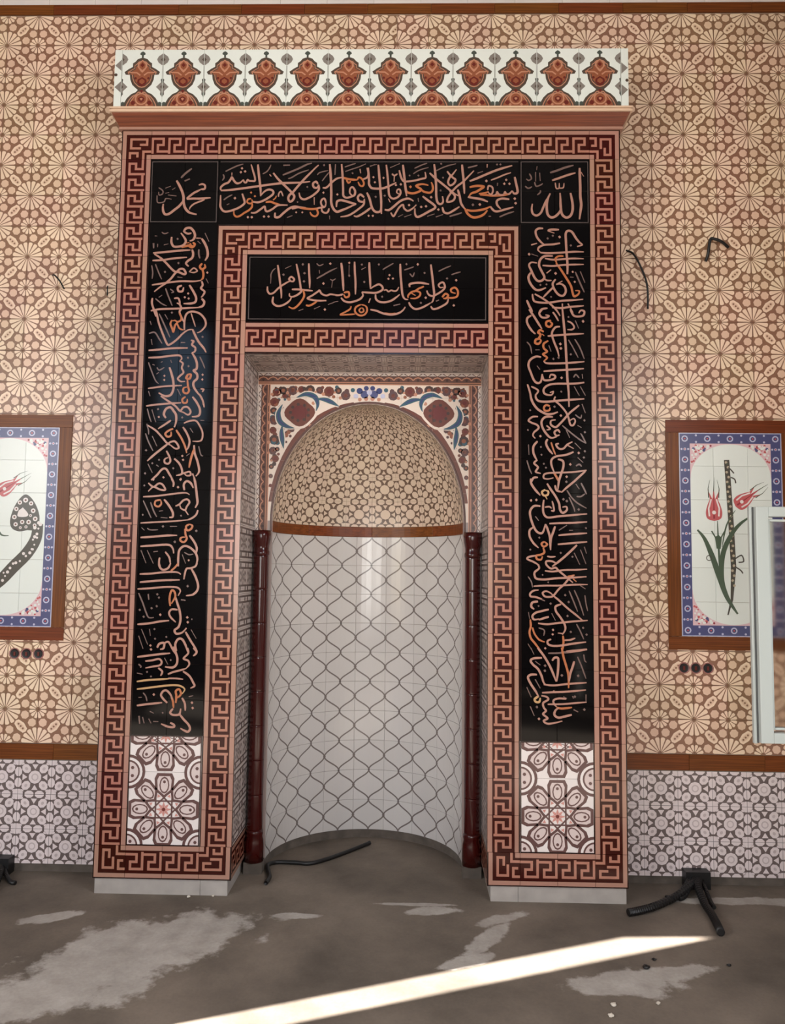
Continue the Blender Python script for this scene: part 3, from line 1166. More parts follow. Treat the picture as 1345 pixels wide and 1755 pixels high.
# --- engaged columns
CR = .052
for s in (-1, 1):
    p = sub('column', 'dark red glazed column at the %s edge of the niche' % ('left' if s < 0 else 'right'))
    p.location = (s * .649, YR - .05, -FLOOR)
    mb = MB()
    mb.lathe([(.047, 1.80), (.050, 1.81), (.050, 1.825), (.045, 1.835), (.047, 1.86), (.055, 1.90), (.056, 1.925), (.056, 1.955)], 'column_red', 20)
    link('capital', mb.mesh('capital', True), p)
    mb = MB()
    mb.lathe([(.056, -.02), (.056, .06), (.054, .10), (.048, .125), (.051, .14), (.051, .155), (.046, .165)], 'column_red', 20)
    link('base', mb.mesh('base', True), p)
    n = 8
    L = (1.80 - .165) / n
    mb = MB()
    mb.lathe([(.0458, .0008), (.0464, .0018), (.0465, .0022), (.0465, .012), (.0465, L - .012), (.0465, L - .0022), (.0464, L - .0018), (.0458, L - .0008)], 'column_red', 20)
    me = mb.mesh('shaft_drum', True)
    for i in range(n):
        link('shaft_drum', me, p, (0, 0, .165 + L * i))
    mb = MB()
    mb.box(-.055, .055, -.04, .05, FLOOR, -.02, 'screed_edge')
    link('pad', mb.mesh('pad'), p)

# --- niche: curved white tiles with the lantern lattice
nw = sub('niche_wall', 'curved niche wall of white tiles with a grey lantern lattice')
NC, NR = 9, 10
AW = PI / NC
ZN0, ZN1 = -.028, 1.95
ht = (ZN1 - ZN0) / NR
def niche_tile():
    R = RN + TT
    mb = MB(cyl(R))
    w = AW * R
    mb.slab(w, ht, TT, 'niche_white', nu=6)
    h = TT + .0004
    N = 12
    for sx in (-1, 1):
        for sy in (-1, 1):
            pts = [(sx * .25 * (1 - math.cos(PI * t)) * w * .992, sy * (.5 - .5 * t) * ht * .992) for t in [i / N for i in range(N + 1)]]
            mb.ribbon(pts, .0092, 'niche_line', h)
            mb.poly([(sx * .495 * w, sy * .495 * ht), (sx * .495 * w, sy * .36 * ht), (sx * .488 * w, sy * .36 * ht), (sx * .488 * w, sy * .495 * ht)], 'niche_cross', h)
            mb.poly([(sx * .495 * w, sy * .495 * ht), (sx * .36 * w, sy * .495 * ht), (sx * .36 * w, sy * .487 * ht), (sx * .495 * w, sy * .487 * ht)], 'niche_cross', h)
    for sx in (-1, 1):
        mb.disc(sx * .487 * w, 0, .007, 'niche_line', h + E0, 8)
    for sy in (-1, 1):
        mb.disc(0, sy * .488 * ht, .007, 'niche_line', h + E0, 8)
    return mb.mesh('niche_tile')


NT = niche_tile()
nw.location = (0, YR, -FLOOR)
for i in range(NC):
    for j in range(NR):
        link('niche_tile', NT, nw, (0, 0, ZN0 + ht * (j + .5)), (0, 0, PI / 2 - AW * (i + .5)))
# brown band below the dome
band = sub('niche_band', 'brown wood-look band between niche wall and dome')
band.location = (0, YR, -FLOOR)
mb = MB(cyl(RN + TT))
mb.slab(PI / 4 * (RN + TT), ZS - ZN1, TT + .003, 'wood_strip', c=.0015, nu=10)
me = mb.mesh('band_tile')
for i in range(4):
    link('band_tile', me, band, (0, 0, (ZS + ZN1) / 2), (0, 0, PI / 2 - PI / 4 * (i + .5)))
# dome: rings of curved tiles
dome = sub('niche_dome', 'half dome of cream tiles with a brown dot lattice')
dome.location = (0, YR, -FLOOR)
DC, DR = 10, 6
def ell(t, off=0.0):
    return (RN - off) * math.cos(t), ZS + (ZA - ZS - off) * math.sin(t)
# equal arc lengths up the ellipse
ts = [PI / 2 * i / 400 for i in range(401)]
acc = [0.0]
for i in range(400):
    a, b = ell(ts[i]), ell(ts[i + 1])
    acc.append(acc[-1] + math.hypot(a[0] - b[0], a[1] - b[1]))
def t_at(s):
    s *= acc[-1]
    for i in range(400):
        if acc[i + 1] >= s:
            return ts[i] + (ts[i + 1] - ts[i]) * (s - acc[i]) / (acc[i + 1] - acc[i])
    return PI / 2
for j in range(DR):
    s0, s1 = j / DR, min((j + 1) / DR, .985)
    def fn(u, v, h, s0=s0, s1=s1):
        a = u * PI / DC
        s = s0 + (s1 - s0) * (v + .5)
        r, z = ell(t_at(min(max(s, 0), 1)), h - TT)
        return (r * math.sin(a), r * math.cos(a), z)
    mb = MB(fn)
    K = 5
    g = .006
    for a in range(K):
        for b in range(K):
            u0, u1 = [-.5 + g + (1 - 2 * g) * q / K for q in (a, a + 1)]
            v0, v1 = [-.5 + g + (1 - 2 * g) * q / K for q in (b, b + 1)]
            mb.rect(u0, v0, u1, v1, 'dome_line', TT)
    dots_pattern(mb, 1, 1, 'dome_light', 'dome_line', 'dome_mid', TT + .0012, seg=8)
    me = mb.mesh('dome_tile')
    for i in range(DC):
        link('dome_tile', me, dome, (0, 0, 0), (0, 0, PI / 2 - PI / DC * (i + .5)))
# mortar shell behind tiles
mb = MB()
V, F = [], []
NS = 24
rows = [(RN + TT + .004, FLOOR), (RN + TT + .004, -.03), (RN + TT + .004, ZS)] + [((RN + .012) * math.cos(t), ZS + (ZA - ZS + .012) * math.sin(t)) for t in [PI / 2 * i / 12 for i in range(1, 13)]]
for r, z in rows:
    V += [(r * math.cos(PI * i / NS), r * math.sin(PI * i / NS), z) for i in range(NS + 1)]
m = NS + 1
mb.raw(V[:2 * m], [[i, i + 1, m + i + 1, m + i] for i in range(NS)], 'screed_edge')
mb.raw(V[m:], [[j * m + i, j * m + i + 1, (j + 1) * m + i + 1, (j + 1) * m + i] for j in range(len(rows) - 2) for i in range(NS)], 'grout')
link('mortar_shell', mb.mesh('mortar_shell'), niche, (0, YR, -FLOOR))

# --- cornice and crowning frieze
cor = sub('cornice', 'brown flared cornice tile row with pale ledge under the frieze')
def flare(prof, m, x0=-HO, x1=HO, yb=YW):
    """sweeps a profile (out, z) round the front and the two returns"""
    mb = MB()
    V, F = [], []
    n = len(prof)
    for (sx, px, py) in ((-1, x0, yb), (-1, x0, 0), (1, x1, 0), (1, x1, yb)):
        for o, z in prof:
            V.append((px + sx * o, py if py == yb else -o, z))
    for i in range(3):
        for k in range(n - 1):
            F.append([i * n + k, (i + 1) * n + k, (i + 1) * n + k + 1, i * n + k + 1])
    mb.raw(V, F, m)
    return mb
mb = flare([(.0, 4.317), (.010, 4.318), (.0105, 4.330), (.013, 4.331), (.046, 4.392), (.048, 4.398)], 'wood_strip')
link('flared_tile', mb.mesh('flared_tile'), cor)
mb = flare([(.0, 4.314), (.014, 4.314), (.015, 4.3285), (.0, 4.3285)], 'band_light')
link('lower_lip', mb.mesh('lower_lip'), cor)
mb = flare([(.0, 4.3985), (.058, 4.3985), (.059, 4.4105), (.050, 4.412), (.050, 4.418), (.060, 4.4185), (.060, 4.4285), (.0, 4.4285)], 'cream_mid')
link('ledge', mb.mesh('ledge'), cor)
fr = sub('frieze', 'white crowning frieze with a row of orange palmettes and grey lozenges')
PW, PH = .245, .353
def palmette():
    mb = MB()
    mb.slab(PW, PH, TT, 'frieze_white')
    k = PH / 662
    def P(dx, y):
        return (max(min(dx * k, PW / 2 - .002), -PW / 2 + .002), max(min(PH / 2 - (y - 170) * k, PH / 2 - .001), -PH / 2 + .001))
    h = TT + E0
    def sym(pts, m, q, cy=0, sc=1.0, sx=1.0):
        pts = [(dx * sc * sx * 1.07, cy + (y - cy) * sc) for dx, y in pts]
        mb.poly([P(*p) for p in pts] + [P(-dx, y) for dx, y in pts[::-1] if dx > .5], m, h + q * E0)
    sym([(0, 190), (22, 205), (30, 225), (10, 238), (10, 262), (0, 266)], 'palm_green', 0)
    up = [(0, 262), (50, 280), (75, 312), (100, 330), (100, 372), (140, 395), (186, 432), (172, 462), (128, 466), (122, 520), (100, 580), (60, 622), (40, 640), (0, 650)]
    sym(up, 'palm_dark', 0)
    sym(up, 'palm_pink', 1, 455, .82)
    sym(up, 'palm_dark', 1.5, 455, .76)
    sym(up, 'palm_orange', 2, 458, .68)
    sym([(0, 290), (48, 330), (52, 370), (20, 420), (0, 440)], 'palm_pink', 2.6)
    sym([(0, 305), (34, 345), (30, 380), (0, 410)], 'palm_orange', 3)
    sym([(0, 325), (22, 352), (0, 378)], 'palm_maroon', 4)
    for s in (-1, 1):
        mb.ribbon([P(s * 20, 470), P(s * 60, 440), P(s * 110, 438), P(s * 158, 432)], .008, 'palm_pink', h + 3 * E0)
    sym([(0, 490), (45, 520), (50, 555), (25, 590), (0, 600)], 'palm_maroon', 3)
    sym([(0, 510), (26, 528), (28, 552), (0, 572)], 'palm_orange', 4)
    low = [(0, 628), (40, 640), (60, 665), (108, 690), (150, 735), (178, 790), (228, 812), (236, 832), (0, 832)]
    sym(low, 'palm_dark', 2)
    low2 = [(0, 660), (36, 662), (60, 690), (96, 710), (128, 750), (152, 800), (160, 832), (0, 832)]
    sym(low2, 'palm_pink', 4)
    sym(low2, 'palm_dark', 4.5, 832, .93)
    sym(low2, 'palm_orange', 5, 832, .84)
    sym([(0, 636), (22, 652), (0, 676)], 'palm_maroon', 6)
    mb.ring(*P(0, 745), .030, .038, 'palm_pink', h + 6 * E0, 14)
    sym([(0, 715), (34, 735), (30, 765), (0, 790)], 'palm_maroon', 6)
    sym([(0, 732), (17, 742), (0, 765)], 'palm_pink', 7)
    for s in (-1, 1):
        mb.disc(*P(s * 92, 790), .014, 'palm_maroon', h + 6 * E0, 8)
        mb.disc(*P(s * 62, 815), .008, 'palm_pink', h + 7 * E0, 7)
        mb.disc(*P(s * 72, 505), .008, 'palm_maroon', h + 6 * E0, 7)
        mb.ribbon([P(s * 40, 690), P(s * 85, 725), P(s * 120, 780)], .006, 'palm_pink', h + 6 * E0)
        mb.disc(*P(s * 205, 800), .012, 'palm_green', h + 6 * E0, 7)
        e = 229
        def half(pts, m, q):
            mb.poly([P(s * dx, y) for dx, y in pts], m, h + q * E0)
        half([(e, 215), (e - 50, 250), (e - 68, 285), (e - 50, 322), (e, 358)], 'palm_grey', 1)
        half([(e, 262), (e - 26, 288), (e, 312)], 'palm_dark', 2)
        half([(e, 505), (e - 20, 520), (e - 14, 550), (e - 70, 605), (e - 20, 655), (e - 22, 690), (e, 722)], 'palm_grey', 1)
        half([(e, 505), (e - 18, 520), (e - 10, 555), (e, 560)], 'palm_green', 2)
        half([(e, 660), (e - 18, 690), (e, 720)], 'palm_green', 2)
        half([(e, 580), (e - 24, 605), (e, 630)], 'palm_dark', 2)
        half([(e, 360), (e - 6, 365), (e - 6, 500), (e, 505)], 'palm_grey', 1)
    return mb.mesh('frieze_tile')


PT = palmette()
for i in range(12):
    link('frieze_tile', PT, fr, (-1.3475 + PW * i, -.055 + TT, 4.4295 + PH / 2))
mb = MB()
mb.slab(.043, PH, TT, 'frieze_white')
mb.poly([(.02, .115), (-.018, .078), (.02, .045)], 'palm_grey', TT + E0)
mb.poly([(.02, -.02), (-.018, -.056), (.02, -.09)], 'palm_grey', TT + E0)
mb.disc(-.012, .02, .010, 'palm_dark', TT + E0, 7)
me = mb.mesh('frieze_end_tile')
link('frieze_end_tile', me, fr, (-1.3475 - PW / 2 - .022, -.055 + TT, 4.4295 + PH / 2))
link('frieze_end_tile', me, fr, (1.3475 + PW / 2 + .022, -.055 + TT, 4.4295 + PH / 2), (0, PI, 0))
# ------------------------------------------------------------------ picture panels on the wall
def picture(name, x0, x1, z0, z1, label, art):
    """tile picture with a wood-look frame; x0..z1 = outside of the frame"""
    root = tag(empty(name, None, ((x0 + x1) / 2, YW, (z0 + z1) / 2)), label, 'tile picture')
    W, H = (x1 - x0) / 2, (z1 - z0) / 2
    fw = .079
    for (w, hh, x, z, r) in ((2 * W, fw, 0, H - fw / 2, 0), (2 * W, fw, 0, -H + fw / 2, 0), (2 * H - 2 * fw, fw, -W + fw / 2, 0, PI / 2), (2 * H - 2 * fw, fw, W - fw / 2, 0, PI / 2)):
        mb = MB()
        mb.slab(w, hh, TT + .006, 'wood_strip', c=.001)
        link('frame_strip', mb.mesh('frame_strip'), root, (x, 0, z), (0, r, 0))
    w, hh = W - fw, H - fw
    mb = MB()
    mb.slab(2 * w / 3, 2 * hh / 6, TT + .004, 'oval_white')
    me = mb.mesh('picture_tile')
    for i in range(3):
        for j in range(6):
            link('picture_tile', me, root, (-w + 2 * w / 3 * (i + .5), 0, -hh + 2 * hh / 6 * (j + .5)))
    mb = MB()
    h = TT + .0044
    bw = .066
    outline(mb, -w + .001, -hh + .001, w - .001, hh - .001, .005, 'blue_pale', h)
    for a, b, c, d in ((-w + .006, -hh + .006, w - .006, -hh + bw), (-w + .006, hh - bw, w - .006, hh - .006), (-w + .006, -hh + bw, -w + bw, hh - bw), (w - bw, -hh + bw, w - .006, hh - bw)):
        mb.rect(a, b, c, d, 'blue', h)
    def flower(x, z, r):
        mb.disc(x, z, r, 'blue_pale', h + E0, 10)
        mb.disc(x, z, r * .62, 'blue_deep', h + 2 * E0, 8)
        mb.disc(x, z, r * .28, 'tulip_red', h + 3 * E0, 6)
    n = 18
    for i in range(n + 1):
        z = -hh + .036 + (2 * hh - .072) * i / n
        for s in (-1, 1):
            if i % 2 == 0:
                flower(s * (w - .036), z, .02)
            else:
                mb.disc(s * (w - .036), z, .009, 'blue_pale', h + E0, 6)
                mb.disc(s * (w - .036), z, .005, 'tulip_red', h + 2 * E0, 6)
                for d in (-.02, .02):
                    mb.disc(s * (w - .036) + d, z, .007, 'blue_pale', h + E0, 6)
    n = 8
    for i in range(1, n):
        x = -w + .036 + (2 * w - .072) * i / n
        for s in (-1, 1):
            if i % 2 == 0:
                flower(x, s * (hh - .036), .02)
            else:
                for d in (-.02, .02):
                    mb.disc(x, s * (hh - .036) + d, .007, 'blue_pale', h + E0, 6)
    # spandrels outside the long oval
    cw, ch = w - bw, hh - bw
    ow, eh = cw - .004, .205                      # half width of the long oval, height of its rounded ends
    for sx in (-1, 1):
        for sz in (-1, 1):
            arc = [(ow * math.cos(PI / 2 * i / 14), ch - .006 - eh + eh * math.sin(PI / 2 * i / 14)) for i in range(15)]
            mb.poly([(sx * a, sz * b) for a, b in arc] + [(0, sz * ch), (sx * cw, sz * ch), (sx * cw, sz * (ch - eh - .006))], 'spandrel_pink', h + E0)
            mb.ribbon([(sx * a, sz * b) for a, b in arc], .005, 'oval_white', h + 1.5 * E0)
            rnd = random.Random(3)
            for k in range(260):
                x, z = rnd.uniform(.0, cw - .008), rnd.uniform(ch - eh - .004, ch - .008)
                t = (x / ow) ** 2 + (max(z - (ch - .006 - eh), 0) / eh) ** 2
                if t < 1.10:
                    continue
                m = ('tulip_red', 'tulip_red', 'oval_white', 'blue', 'tulip_dark', 'oval_white')[k % 6]
                mb.disc(sx * x, sz * z, rnd.uniform(.005, .010), m, h + 2 * E0 + k * 4e-7, 6)
    me = mb.mesh('printed_border')
    link('printed_border', me, root)
    mb = MB()
    art(mb, h + 4 * E0)
    link('printed_flowers', mb.mesh('printed_flowers'), root)
    return root


def tulip(mb, x, z, ang, k, h):
    c, s = math.cos(ang), math.sin(ang)
    def Q(a, b):
        return (x + k * (a * c - b * s), z + k * (a * s + b * c))
    body = spline([(0, -.9), (.42, -.75), (.52, -.35), (.40, .15), (.26, .55), (.40, 1.15)], 4)
    mb.poly([Q(*p) for p in body] + [Q(.08, .5), Q(0, 1.3), Q(-.08, .5)] + [Q(-a, b) for a, b in body[::-1]], 'tulip_red', h)
    for a in (-.27, .27):
        mb.ribbon([Q(a * 1.1, -.6), Q(a * 1.25, -.1), Q(a * .6, .5)], .10 * k, 'tile_white', h + E0)
    mb.ribbon([Q(0, -.75), Q(0, .0), Q(0, .6)], .12 * k, 'tulip_dark', h + E0, lambda t: 1 - .7 * t)
    mb.disc(*Q(0, -.35), .13 * k, 'tile_white', h + 2 * E0, 8)
    for a in (-.32, .32):
        mb.ribbon([Q(a, .6), Q(a * 1.1, 1.2), Q(a * .7, 1.75)], .07 * k, 'leaf_green', h, lambda t: 1 - .8 * t)
    mb.ribbon([Q(0, 1.0), Q(.05, 1.9)], .06 * k, 'leaf_green', h, lambda t: 1 - .8 * t)


def art_right(mb, h):
    # photograph crop units -> metres, centre of the picture at (0, 0)
    k = .6164 / 512
    def P(x, y):
        return ((x - 556) * k, (634 - y) * k)
    reed = [P(537, 262), P(545, 420), P(553, 600), P(560, 800), P(548, 960), P(527, 1036)]
    mb.ribbon(reed, .038, 'reed', h, lambda t: .85 if t < .7 else .85 - (t - .7) * 2.2)
    for i in range(26):
        t = i / 26
        y = 275 + 640 * t
        x = 538 + 20 * min(t * 1.3, 1)
        mb.disc(*P(x + (4 if i % 2 else -4), y), .0085, 'reed_light', h + E0, 6)
        if i % 4 == 0:
            mb.disc(*P(x, y + 8), .006, 'leaf_green', h + 2 * E0, 6)
    for pts in ([(556, 350), (575, 360), (580, 380)], [(545, 300), (560, 315), (572, 330)], [(565, 760), (600, 740), (610, 770), (585, 775)], [(565, 795), (595, 815), (605, 830)]):
        mb.ribbon(spline([P(*p) for p in pts], 4), .008, 'reed', h + E0)
    # leaves
    for pts, w in (([(385, 615), (420, 660), (455, 745), (490, 850), (525, 950), (575, 1030)], .030),
                   ([(645, 548), (590, 590), (545, 650), (510, 730), (500, 820), (510, 900), (545, 985)], .026),
                   ([(485, 570), (487, 650), (490, 760), (495, 880)], .010),
                   ([(575, 515), (530, 590), (505, 700)], .008)):
        mb.ribbon(spline([P(*p) for p in pts], 5), w, 'leaf_green', h + 3 * E0, lambda t: .25 + .9 * math.sin(PI * min(max(t, .02), .98)) ** .7)
    mb.poly([P(470, 650), P(490, 640), P(505, 655), P(498, 710), P(478, 708)], 'leaf_green', h + 4 * E0)
    mb.ribbon([P(455, 620), P(475, 655)], .008, 'leaf_green', h + 4 * E0)
    mb.ribbon([P(520, 620), P(500, 655)], .008, 'leaf_green', h + 4 * E0)
    mb.ring(*P(440, 755), .013, .018, 'reed', h + 4 * E0, 10)
    tulip(mb, *P(469, 500), 0.0, .094, h + 5 * E0)
    tulip(mb, *P(628, 458), -.95, .086, h + 5 * E0)


def art_left(mb, h):
    # visible right half of the oval; crop units -> metres
    k = .6164 / 619
    def P(x, y):
        return (.3082 - (357 - x) * k, (715 - y) * k)
    head = spline([P(250, 745), P(255, 650), P(215, 560), P(160, 520), P(105, 580), P(75, 670), P(85, 725), P(130, 748), P(185, 740)], 6)
    tail = spline([P(248, 700), P(240, 790), P(190, 880), P(110, 965), P(20, 1060), P(-80, 1120), P(-190, 1140)], 6)
    mb.ribbon(tail, .075, 'reed', h, lambda t: .55 + .45 * math.sin(PI * (.25 + t * .6)))
    mb.poly(head, 'reed', h + E0)
    mb.poly(spline([P(150, 600), P(185, 640), P(170, 658), P(120, 655), P(125, 620)], 4), 'tile_white', h + 2 * E0)
    rnd = random.Random(5)
    for i in range(34):
        t = i / 33
        p = tail[min(int(t * len(tail)), len(tail) - 1)]
        mb.disc(p[0] + rnd.uniform(-.018, .018), p[1] + rnd.uniform(-.012, .012), rnd.uniform(.006, .012), 'tile_white', h + 2 * E0 + i * 1e-6, 7)
    for x, y, r in ((110, 610, 14), (130, 570, 14), (165, 555, 16), (200, 575, 14), (215, 620, 15), (230, 670, 15), (228, 710, 12), (100, 660, 15), (110, 705, 14), (150, 690, 14), (190, 690, 15), (175, 720, 10), (140, 725, 9), (200, 650, 9)):
        mb.disc(*P(x, y), r * k, 'tile_white', h + 2 * E0, 8)
        mb.disc(*P(x, y), r * k * .45, 'flower_brown', h + 3 * E0, 6)
    tulip(mb, *P(55, 470), -1.0, .085, h)
    tulip(mb, *P(-160, 380), .5, .085, h)
    mb.ribbon(spline([P(70, 775), P(25, 770), P(-5, 720), P(-40, 600), P(-60, 480)], 5), .018, 'leaf_green', h, lambda t: .3 + .7 * math.sin(PI * min(max(t, .02), .98)))
    mb.ribbon(spline([P(-40, 1000), P(-90, 850), P(-100, 700), P(-150, 480)], 5), .02, 'leaf_green', h, lambda t: .3 + .7 * math.sin(PI * min(max(t, .02), .98)))


picture('tulip_picture', 1.8085, 2.5825, 1.268, 2.651, 'brown-framed tile picture of two red tulips and a reed, partly behind the open window', art_right)
picture('calligraphy_picture', -2.5985, -1.824, 1.272, 2.654, 'brown-framed tile picture with a large dark curling letter, cut off at the left edge', art_left)

# ------------------------------------------------------------------ socket holes
def sockets(xs, z, where):
    for i, x in enumerate(xs):
        root = tag(empty('socket_box', None, (x, YW - TT, z)), 'round dark socket hole, %s of three, under the %s picture' % (('leftmost', 'middle one', 'rightmost')[i], where), 'socket', 'round socket holes under the %s picture' % where)
        mb = MB()
        n = 20
        V, F = [], []
        for r, y in ((.034, 0), (.034, -.002), (.029, -.0025), (.027, .0), (.026, -.0004)):
            V += [(r * math.cos(2 * PI * k / n), y, r * math.sin(2 * PI * k / n)) for k in range(n)]
        for j in range(4):
            F += [[j * n + k, (j + 1) * n + k, (j + 1) * n + (k + 1) % n, j * n + (k + 1) % n] for k in range(n)]
        mb.raw(V, F, 'socket_ring')
        link('rim', fix_normals(mb.mesh('rim', True)), root)
        mb = MB()
        mb.raw([(.0275 * math.cos(2 * PI * k / n), -.0016, .0275 * math.sin(2 * PI * k / n)) for k in range(n)] + [(.02 * math.cos(2 * PI * k / n), -.0004, .02 * math.sin(2 * PI * k / n)) for k in range(n)],
               [[k, (k + 1) % n, n + (k + 1) % n, n + k] for k in range(n)] + [[n + k for k in range(n)]], 'socket_dark')
        mb.box(-.006, .006, -.004, -.001, -.012, .01, 'palm_maroon')
        link('dark_insert', mb.mesh('dark_insert'), root)


sockets((-2.119, -2.047, -1.973), 1.191, 'left')
sockets((1.8975, 1.967, 2.038), 1.161, 'right')

# ------------------------------------------------------------------ loose cables
def cable(name, pts, r, label, group=None):
    mb = MB()
    sp = spline([tuple(p) for p in pts], 7)
    mb.tube(sp, r, 'cable')
    o = tag(link(name, mb.mesh(name, True)), label, 'cable', group)
    return o


yc = YW - TT - .008
cable('wall_cable', [(1.585, YW - .002, 3.715), (1.62, yc - .02, 3.68), (1.66, yc - .03, 3.60), (1.70, yc - .03, 3.48), (1.708, yc - .012, 3.335)], [.006] * 29, 'thin black cable hanging on the wall right beside the niche border')
cable('wall_cable', [(2.07, yc, 3.64), (2.078, yc - .02, 3.68), (2.09, yc - .03, 3.765), (2.115, yc - .03, 3.77), (2.16, yc - .025, 3.755), (2.21, yc, 3.73)], .009, 'short bent black cable end sticking out high on the right wall')
cable('wall_cable', [(-1.99, yc, 3.54), (-1.965, yc - .025, 3.528), (-1.93, yc - .03, 3.49), (-1.90, yc - .03, 3.44)], .005, 'short thin black cable end on the wall left of the niche')
cable('wall_cable', [(-1.64, yc, 3.47), (-1.63, yc - .03, 3.45), (-1.628, yc - .03, 3.40)], .004, 'tiny black cable end close to the left edge of the niche')
fz = FLOOR + .012
# black conduit bundles that come out of the foot of the wall
def corrugated(pts, r):
    sp = spline(pts, 14)
    mb = MB()
    mb.tube(sp, [r * (1.12 if i % 2 else .9) for i in range(len(sp))], 'cable', 10)
    return mb.mesh('conduit')


def bundle(x, label, runs, outlet):
    root = tag(empty('conduit_bundle', None, (x, YW - .02, FLOOR)), label, 'conduit')
    if outlet:
        mb = MB()
        mb.box(-.07, .07, -.058, .014, .001, .097, 'cable')
        link('outlet', mb.mesh('outlet'), root)
    for pts, r in runs:
        link('conduit', corrugated([(a - x, b - YW + .02, c) for a, b, c in pts], r), root)


bundle(1.935, 'bundle of black conduits spreading over the floor from the foot of the right wall', [
    ([(1.93, .25, .06), (1.86, .16, .045), (1.74, .06, .022), (1.60, -.06, .022), (1.50, -.12, .022), (1.43, -.15, .022)], .019),
    ([(1.95, .25, .06), (1.90, .14, .05), (1.88, .0, .022), (1.865, -.15, .022), (1.845, -.28, .022), (1.83, -.36, .022)], .019),
    ([(1.92, .25, .05), (1.87, .17, .05), (1.82, .11, .015), (1.77, .06, .0125)], .011),
    ([(1.96, .25, .05), (1.94, .12, .03), (1.93, .04, .0125), (1.92, -.04, .0125)], .011),
    ([(1.90, .25, .07), (1.83, .17, .035), (1.76, .10, .0125), (1.70, .08, .0125)], .011)], True)
bundle(-2.13, 'bundle of black conduits at the foot of the left wall, cut by the left edge', [
    ([(-2.13, .27, .06), (-2.09, .20, .04), (-2.05, .08, .022), (-2.02, -.02, .022), (-2.03, -.15, .022)], .019),
    ([(-2.18, .27, .05), (-2.13, .2, .05), (-2.16, .08, .022), (-2.24, -.04, .022)], .019),
    ([(-2.10, .27, .05), (-2.06, .2, .03), (-1.99, .12, .0125), (-1.95, .1, .0125)], .011)], True)
cable('floor_cable', [(-.54, .17, fz), (-.535, .26, fz), (-.56, .36, fz), (-.575, .44, fz + .005), (-.53, .50, fz), (-.42, .50, fz), (-.33, .49, fz), (-.24, .56, fz), (-.12, .70, fz), (.02, .87, fz + .004)], .013, 'black cable lying on the floor inside the niche')
# crumbs
rnd = random.Random(11)
for x, y, r, m, lab in ((1.13, -1.02, .012, 'crumb', 'pale crumb at the lower right, left of the two lying further back'),
                        (1.32, -1.0, .01, 'crumb', 'pale crumb at the lower right, the rightmost pale one'),
                        (1.10, -1.10, .012, 'crumb', 'pale crumb at the lower right, the one nearest the viewer'),
                        (1.42, -.62, .010, 'cable', 'small dark crumb on the floor just in front of the sun streak'),
                        (1.36, -.7, .016, 'cable', 'largest dark crumb, beside the pale cement spill on the right'),
                        (1.75, -.66, .010, 'cable', 'dark crumb lying alone at the right of the pale cement spill'),
                        (-.93, -.02, .01, 'crumb', 'pale crumb at the foot of the left pier, left one of two'),
                        (-.80, .0, .008, 'crumb', 'pale crumb at the foot of the left pier, right one of two')):
    bm = bmesh.new()
    bmesh.ops.create_icosphere(bm, subdivisions=2, radius=r)
    for v in bm.verts:
        v.co *= rnd.uniform(.75, 1.2)
        v.co.z = v.co.z * .55
    me = bpy.data.meshes.new('rubble_crumb')
    bm.to_mesh(me)
    bm.free()
    me.materials.append(MATS[m])
    zmin = min(v.co.z for v in me.vertices)
    tag(link('rubble_crumb', me, None, (x, y, FLOOR - zmin)), lab, 'rubble', 'crumbs of rubble on the floor')

# ------------------------------------------------------------------ open window sash at the right
sash = tag(empty('window_sash', None, (XR - .01, -.5, .888)), 'white window sash swung open, with hazy glass, cut by the right edge', 'window')
SW, SH = XR - .01 - 1.962, 1.168       # width to the hinge, height
def bar(name, x0, x1, z0, z1, y0, y1, m):
    mb = MB()
    mb.box(x0, x1, y0, y1, z0, z1, m)
    me = mb.mesh(name)
    o = link(name, me, sash)
    bv = o.modifiers.new('bevel', 'BEVEL')
    bv.width = .003
    bv.segments = 2
    return o


fw = .062
for nm, x0, x1, z0, z1 in (('stile', -SW + .018, -SW + .018 + fw, 0, SH), ('stile', -fw, 0, 0, SH), ('rail', -SW + .018 + fw, -fw, 0, fw), ('rail', -SW + .018 + fw, -fw, SH - fw, SH)):
    bar(nm, x0, x1, z0 + .008, z1 - .004, -.03, .03, 'pvc')
bar('rebate_lip', -SW, -SW + .016, 0, SH, .006, .03, 'pvc')
bar('gasket', -SW + .0125, -SW + .0195, .004, SH - .004, -.004, .020, 'gasket')
i0, i1, j0, j1 = -SW + .018 + fw, -fw, fw + .008, SH - fw - .004
for a, b, c, d in ((i0, i0 + .012, j0, j1), (i1 - .012, i1, j0, j1), (i0 + .012, i1 - .012, j0, j0 + .012), (i0 + .012, i1 - .012, j1 - .012, j1)):
    bar('glazing_bead', a, b, c, d, -.018, .018, 'pvc')
bar('glass_pane', i0 + .002, i1 - .002, j0 + .002, j1 - .002, -.003, .003, 'glass').modifiers.clear()
# frame round the opening in the right wall
wf = struct(empty('window_1', None, (XR + .1, -.905, .82)), 'window opening in the right wall that the sash belongs to')
for y0, y1, z0, z1 in ((-.345, -.295, 0, 1.26), (.295, .345, 0, 1.26), (-.295, .295, 0, .05), (-.295, .295, 1.21, 1.26)):
    mb = MB()
    mb.box(-.035, .035, y0, y1, z0, z1, 'pvc')
    link('frame_bar', mb.mesh('frame_bar'), wf)
